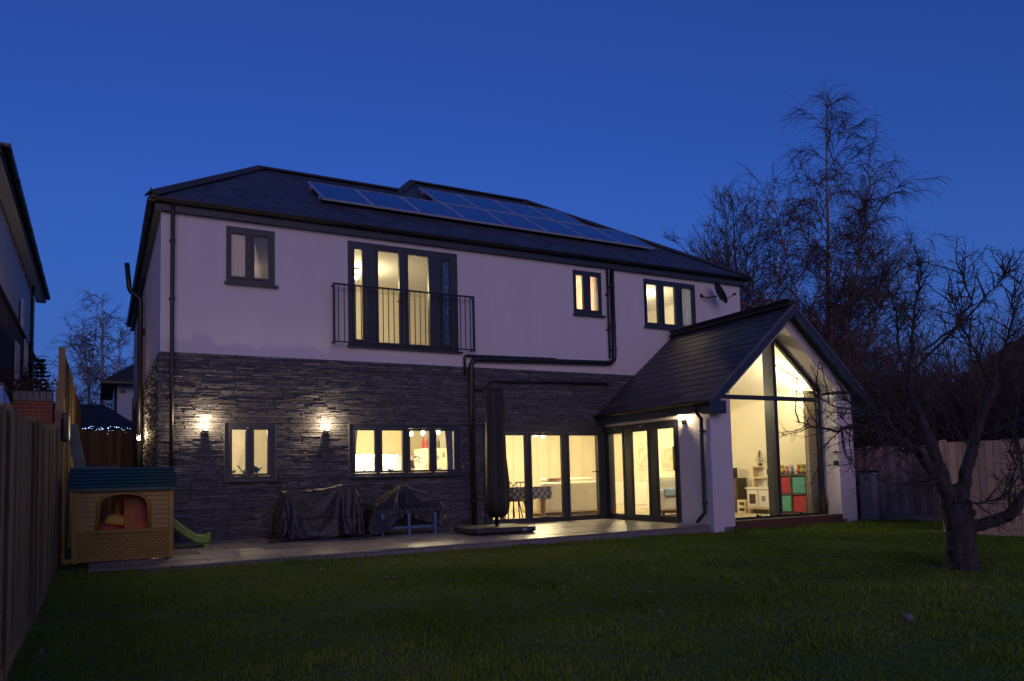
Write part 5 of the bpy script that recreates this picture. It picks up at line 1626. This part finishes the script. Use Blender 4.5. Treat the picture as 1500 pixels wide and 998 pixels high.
ext = [
    limb([(-53, 277, .18), (-46, 330, .15), (-39, 400, .12), (-29, 440, .1), (-31, 470, .1)], [.034, .024, .017, .010, .003]),
    limb([(-50, 270, .18), (-63, 340, .2), (-60, 390, .22), (-72, 425, .22), (-75, 452, .2)], [.03, .02, .014, .009, .003]),
    limb([(-46, 300, .15), (0, 345, .05), (40, 385, 0), (75, 425, -.1), (90, 440, -.1)], [.026, .020, .016, .010, .003]),
    limb([(-30, 330, .1), (20, 362, .1), (50, 402, .15), (44, 440, .2), (40, 468, .2)], [.02, .017, .014, .008, .003]),
    limb([(62, 290, -.1), (76, 342, -.15), (86, 378, -.15), (92, 402, -.1)], [.03, .02, .012, .003]),
    limb([(52, 268, -.1), (20, 320, -.2), (-5, 365, -.25), (-10, 400, -.2)], [.026, .018, .012, .004]),
    limb([(38, 235, -.1), (70, 262, 0), (100, 300, .1), (120, 345, .1)], [.028, .022, .016, .005]),
    limb([(-95, 193, -.2), (-112, 230, -.15), (-118, 265, -.1), (-108, 300, 0), (-112, 330, 0)], [.034, .026, .018, .010, .004]),
    limb([(-130, 204, -.25), (-150, 235, -.3), (-200, 240, -.4), (-240, 264, -.45)], [.026, .018, .011, .003]),
    limb([(-60, 166, -.12), (-84, 178, -.4), (-120, 172, -.7), (-165, 182, -.9), (-200, 170, -1.0)], [.03, .020, .014, .008, .003]),
    limb([(-34, 200, .1), (-70, 232, .3), (-100, 248, .5), (-135, 268, .7)], [.034, .024, .015, .005]),
    limb([(22, 195, -.1), (48, 205, -.3), (78, 225, -.5), (110, 232, -.6)], [.03, .022, .015, .005]),
    limb([(-30, 132, -.05), (-58, 128, -.3), (-100, 132, -.6), (-150, 128, -.8)], [.022, .016, .011, .004]),
    limb([(80, 110, -.2), (76, 150, -.2), (84, 190, -.1), (78, 225, 0)], [.026, .018, .012, .004]),
    limb([(60, 80, -.15), (48, 118, -.3), (56, 150, -.35), (44, 178, -.4)], [.022, .016, .010, .003]),
    limb([(104, 136, -.25), (112, 190, -.2), (105, 240, -.1), (116, 285, 0)], [.026, .019, .013, .004]),
    limb([(-10, 112, .02), (8, 98, -.2), (30, 104, -.4), (40, 132, -.5)], [.02, .014, .009, .004]),
]
for _P, _S in limbs[_k0:]:
    for _i in range(len(_S)): _S[_i] = max(.0035, _S[_i] * .62)
spur, tw = [], []
UP = Vector((0, 0, 1))
for idx, (P, S) in enumerate(limbs):
    if idx == 0: continue
    Ln = sum((P[i + 1] - P[i]).length for i in range(len(P) - 1))
    dens = 30 if idx > 4 else 16
    for k in range(int(Ln * dens)):
        q = ra_.uniform(.18 if idx > 4 else .3, .98)
        p, d = along(P, q)
        dd_ = rand_side(ra_, d, ra_.uniform(.6, 1.3)); dd_.y *= .8
        dd_ = (dd_ + UP * .22).normalized()
        L_ = ra_.choice((.08, .14, .22, .32, .45) if idx > 4 else (.12, .25, .4, .55, .7)) * ra_.uniform(.8, 1.2)
        s_, r_, e_ = shoot(ra_, p, dd_, L_, .0052 + .0035 * (L_ > .3), .0022, 5, .22, UP * .10)
        tw.append((s_, r_))
        for m in range(int(L_ * 22)):
            p2, d2 = along(s_, ra_.uniform(.15, 1))
            s2, r2, _ = shoot(ra_, p2, rand_side(ra_, d2, ra_.uniform(.7, 1.3)), ra_.uniform(.03, .16), .0034, .0020, 3, .2)
            spur.append((s2, r2))
for _P, _S in limbs[1:_k0]:
    for _i in range(len(_S)): _S[_i] *= .74
tk = tubes([(p, r) for p, r in limbs], 24)
_o = 0
for P, S in limbs:
    for i, p in enumerate(P):
        for k in range(24):
            v = Vector(tk.v[_o]); d_ = v - p
            f = 1 + .09 * nz(v.x * 7, v.y * 7, v.z * 4) + .17 * (.5 - abs(nz(v.x * 19, v.y * 19, v.z * 5))) + .10 * nz(v.x * 45, v.y * 45, v.z * 16)
            if i < 4 and S[0] > .19: f *= 1 + .18 * (4 - i) / 4 * (1 + .8 * math.sin(5 * math.atan2(d_.y, d_.x) + 1))
            tk.v[_o] = tuple(p + d_ * f); _o += 1
ob = tk.build('trunk', BARK, ap, smooth=True)
for x, z, r in ((-8, 66, .05), (-2, 30, .045), (8, 84, .05)):
    MB().ball(A3(x, z, -.10), r, 10).build('burr', BARK, ap, smooth=True)
ATW = mat('apple_twig', (.045, .038, .036), .9, var=.3)
tubes(tw, 4).build('branches', ATW, ap)
tubes(spur, 3).build('twigs', ATW, ap)

# ---- shrubs and houses behind the right fence
def shrub(loc, h, w, label, seed, n=66, twig=TWIG, leaf=None, leaves=0):
    rng = random.Random(seed)
    t = thing('shrub', label, 'shrub', loc, 0, 'bare shrubs beyond the right fence')
    main, fine = [], []
    lf = MB()
    for k in range(n):
        a = rng.uniform(0, 6.28); lean = rng.uniform(0, .75 if w > 1 else .2)
        d = Vector((math.cos(a) * lean, math.sin(a) * lean, 1))
        s, r, _ = shoot(rng, (rng.gauss(0, w * .12), rng.gauss(0, w * .12), 0), d, h * rng.uniform(.6, 1.1), .022, .006, 6, .09)
        main.append((s, r))
        for j in range(11):
            p, dd_ = along(s, rng.uniform(.25, 1))
            s2, r2, _ = shoot(rng, p, rand_side(rng, dd_, rng.uniform(.3, .9)), h * rng.uniform(.12, .28), .008, .004, 3, .18)
            fine.append((s2, r2))
            for m in range(3):
                p3, d3 = along(s2, rng.uniform(.2, 1))
                s3, r3_, _ = shoot(rng, p3, rand_side(rng, d3, rng.uniform(.4, 1.0)), h * rng.uniform(.05, .12), .006, .003, 3, .2)
                fine.append((s3, r3_))
            for m in range(leaves):
                p3 = along(s2, rng.uniform(.1, 1))[0] + Vector((rng.gauss(0, .08), rng.gauss(0, .08), rng.gauss(0, .08)))
                u = Vector((rng.gauss(0, 1), rng.gauss(0, 1), rng.gauss(0, 1))).normalized() * .045; v = u.orthogonal().normalized() * .028
                lf.add([p3 - u, p3 + v, p3 + u, p3 - v], [(0, 1, 2, 3)])
    tubes(main, 4).build('stems', twig, t)
    tubes(fine, 3).build('twigs', twig, t)
    if leaves: lf.build('foliage', leaf, t)
shrub((16.2, .6, GB), 4.2, 2.2, 'thick bare shrub just beyond the extension roof corner', 41)
shrub((16.6, -1.7, GB), 3.9, 2.2, 'bare brown shrub left of the apple tree crown over the fence', 42)
shrub((17.5, -3.2, GB), 3.4, 2.2, 'lower bare shrub directly behind the apple tree trunk', 43)
shrub((19.2, 1.2, GB), 5.0, 2.4, 'taller bare shrub in front of the birch trunk', 44)
shrub((15.9, -.9, GB), 4.0, 2.3, 'tall bare shrub over the fence beside the extension gable', 51, 70)
shrub((17.6, -1.1, GB), 4.2, 2.4, 'densest bare thicket filling the gap beneath the birch', 52, 85)
shrub((18.6, -3.0, GB), 4.6, 2.4, 'brown bare thicket in front of the dark tiled roof', 53, 80)
shrub((16.3, -3.9, GB), 3.6, 2.0, 'bare shrub rising just behind the jog in the fence', 54, 60)
shrub((19.3, -5.4, GB), 4.4, 2.4, 'bare shrub hiding the eaves of the tiled roof', 55, 80)
shrub((16.9, -6.2, GB), 3.2, 2.0, 'dark evergreen shrub above the nearer fence panels', 45, 60, TWIG, LEAFD, 11)
shrub((15.2, -8.3, GB), 3.3, 2.0, 'dense evergreen shrub at the right edge of the picture', 46, 60, TWIG, LEAFD, 12)
shrub((21.5, 5.0, GB), 3.4, 2.4, 'dark evergreen shrub at the foot of the birch', 47, 60, TWIG, LEAFD, 10)
shrub((-2.42, 3.6, 1.6), 1.5, .6, 'rust leaved shrub against the neighbour\'s brick wall', 48, 22, TWIG, LEAFB, 3)
rh = thing('red_roof_house', 'house with a long dark red tiled roof behind the apple tree', 'house')
def P_(a, d, z): return (23.5 + a * .25 + d * .97, 2.4 - a * .97 + d * .25, z)
rw = MB()
rw.hexa([P_(0, .5, -.3), P_(14, .5, -.3), P_(14, 7, -.3), P_(0, 7, -.3), P_(0, .5, 2.9), P_(14, .5, 2.9), P_(14, 7, 2.9), P_(0, 7, 2.9)])
rw.build('wall', NBRICK, rh)
rr_ = MB()
rr_.hexa([P_(-.3, 0, 2.78), P_(14, 0, 2.78), P_(14, 7.5, 2.78), P_(-.3, 7.5, 2.78), P_(2.8, 3.7, 5.7), P_(14, 3.7, 5.7), P_(14, 3.75, 5.7), P_(2.8, 3.75, 5.7)])
rr_.build('roof', REDT, rh)
rdg = MB(); rdg.tube([P_(2.8, 3.72, 5.73), P_(14, 3.72, 5.73)], .11, 8); rdg.build('ridge', mat('red_ridge', (.13, .035, .03), .8, var=.2), rh)
for k in range(4):
    a0 = 1.6 + k * 2.6
    wv = MB(); wv.hexa([P_(a0, .42, 1.2), P_(a0 + 1.1, .42, 1.2), P_(a0 + 1.1, .5, 1.2), P_(a0, .5, 1.2), P_(a0, .42, 2.4), P_(a0 + 1.1, .42, 2.4), P_(a0 + 1.1, .5, 2.4), P_(a0, .5, 2.4)])
    wv.build('window', WHREND, rh)

# ---- lawn grass: nobody could count it
def make_grass():
    g_ = np.random.default_rng(5)
    n = 420000
    d = 2.2 + (17 - 2.2) * g_.random(n) ** .82
    lat = (g_.random(n) * 2 - 1) * (.80 * d + .8)
    fx, fy = math.sin(YAW), math.cos(YAW); rx, ry = math.cos(YAW), -math.sin(YAW)
    x = -.87 + fx * d + rx * lat; y_ = -13.95 + fy * d + ry * lat
    # patio edge, playhouse corner, extension, fences
    ey = np.where(x < 8.95, -3.78 + (x + .35) * (3.78 - 3.24) / 9.3 - .035, np.where(x < 12.9, EXY - .045, 20.0))
    ey = np.where(x < -.36, -3.45, ey)
    keep = (x > FX + .05) & (y_ < ey) & (x < np.where(y_ > -5.6, 13.75, 11.5))
    x, y_, d, ey = x[keep], y_[keep], d[keep], ey[keep]
    n = len(x)
    def vn(x, y, s, seed):
        gr = np.random.default_rng(seed).random((64, 64))
        u, v = x * s % 64, y * s % 64
        i, j = u.astype(int), v.astype(int); a, b = u - i, v - j
        a = a * a * (3 - 2 * a); b = b * b * (3 - 2 * b)
        i1, j1 = (i + 1) % 64, (j + 1) % 64; i %= 64; j %= 64
        return gr[i, j] * (1 - a) * (1 - b) + gr[i1, j] * a * (1 - b) + gr[i, j1] * (1 - a) * b + gr[i1, j1] * a * b
    tuft = .5 * vn(x, y_, 2.2, 1) + .3 * vn(x, y_, 5.5, 2) + .2 * vn(x, y_, 13, 3)
    patch = .6 * vn(x, y_, .6, 4) + .4 * vn(x, y_, 1.4, 5)
    h = (.014 + .075 * tuft ** 2.2) * (.7 + .6 * g_.random(n))
    w = .0022 + .00042 * d
    a = g_.random(n) * 6.283; la = g_.random(n) * 6.283; lean = g_.random(n) * .9 * h
    V = np.zeros((n, 3, 3))
    gz_ = LAWN + .006 + .085 * np.clip((7 - x) / 7, 0, 1) * np.clip((y_ + 8.5) / 4.0, 0, 1)
    near = np.exp(-np.abs(ey - y_) / .10)
    h = h * (1 + 1.1 * near)
    V[:, 0] = np.stack([x - np.cos(a) * w, y_ - np.sin(a) * w, gz_], 1)
    V[:, 1] = np.stack([x + np.cos(a) * w, y_ + np.sin(a) * w, gz_], 1)
    V[:, 2] = np.stack([x + np.cos(la) * lean, y_ + np.sin(la) * lean, gz_ + h], 1)
    me = bpy.data.meshes.new('grass')
    me.vertices.add(n * 3); me.vertices.foreach_set('co', V.astype(np.float32).ravel())
    me.loops.add(n * 3); me.loops.foreach_set('vertex_index', np.arange(n * 3, dtype=np.int32))
    me.polygons.add(n); me.polygons.foreach_set('loop_start', np.arange(0, n * 3, 3, dtype=np.int32))
    me.update(calc_edges=True)
    tint = np.clip((.30 + 1.25 * patch + .35 * (tuft - .5)) * (.6 + .8 * g_.random(n)), 0, 2)
    at = me.attributes.new('tint', 'FLOAT', 'FACE'); at.data.foreach_set('value', tint.astype(np.float32))
    me.materials.append(GRASSN)
    o = bpy.data.objects.new('grass', me); COL.objects.link(o)
    kind(o, 'stuff'); o['label'] = 'short dark green lawn grass'; o['category'] = 'grass'
make_grass()
# fallen leaves
lv = MB(); rf_ = random.Random(77)
for k in range(260):
    if k < 120: x, y_ = 7.0 + rf_.gauss(0, 1.6), -8.6 + rf_.gauss(0, 1.2)
    else: x, y_ = rf_.uniform(0, 11), rf_.uniform(-10.5, -4.2)
    if y_ > -3.9: continue
    a = rf_.uniform(0, 6.28); s = rf_.uniform(.020, .042); c = Vector((x, y_, lawn_z(x, y_) + .035 + rf_.uniform(0, .02)))
    u = Vector((math.cos(a), math.sin(a), rf_.uniform(-.4, .4))) * s; v = Vector((-math.sin(a), math.cos(a), rf_.uniform(-.4, .4))) * s * .6
    m0 = c + Vector((0, 0, -.006))
    lv.add([c - u, m0 - v, c + u, m0 + v], [(0, 1, 2, 3)], rf_.uniform(.5, 1.6))
kind(lv.build('fallen_leaves', mat('dead_leaf', (.17, .12, .065), .7, tint=True)), 'stuff')
# pale leaved weed at the foot of the near fence
wd = thing('pale_weed', 'pale leaved weed at the foot of the near left fence', 'plant', (-1.26, -7.9, LAWN))
mb = MB(); rr = random.Random(3)
for k in range(26):
    a = rr.uniform(0, 6.28); r0 = rr.uniform(0, .07); b0 = Vector((rr.uniform(-.02, .06), rr.uniform(-.25, .12), 0)); l = rr.uniform(.05, .13)
    tip = b0 + Vector((abs(math.cos(a)) * l * .9, math.sin(a) * l * .9, rr.uniform(.02, .08))); sv = Vector((-math.sin(a), math.cos(a), 0)) * .010; mid = b0.lerp(tip, .6) + Vector((0, 0, .02))
    mb.add([b0, mid - sv, tip, mid + sv], [(0, 1, 2, 3)])
mb.build('leaves', mat('pale_leaf', (.16, .17, .11), .6, var=.2), wd)
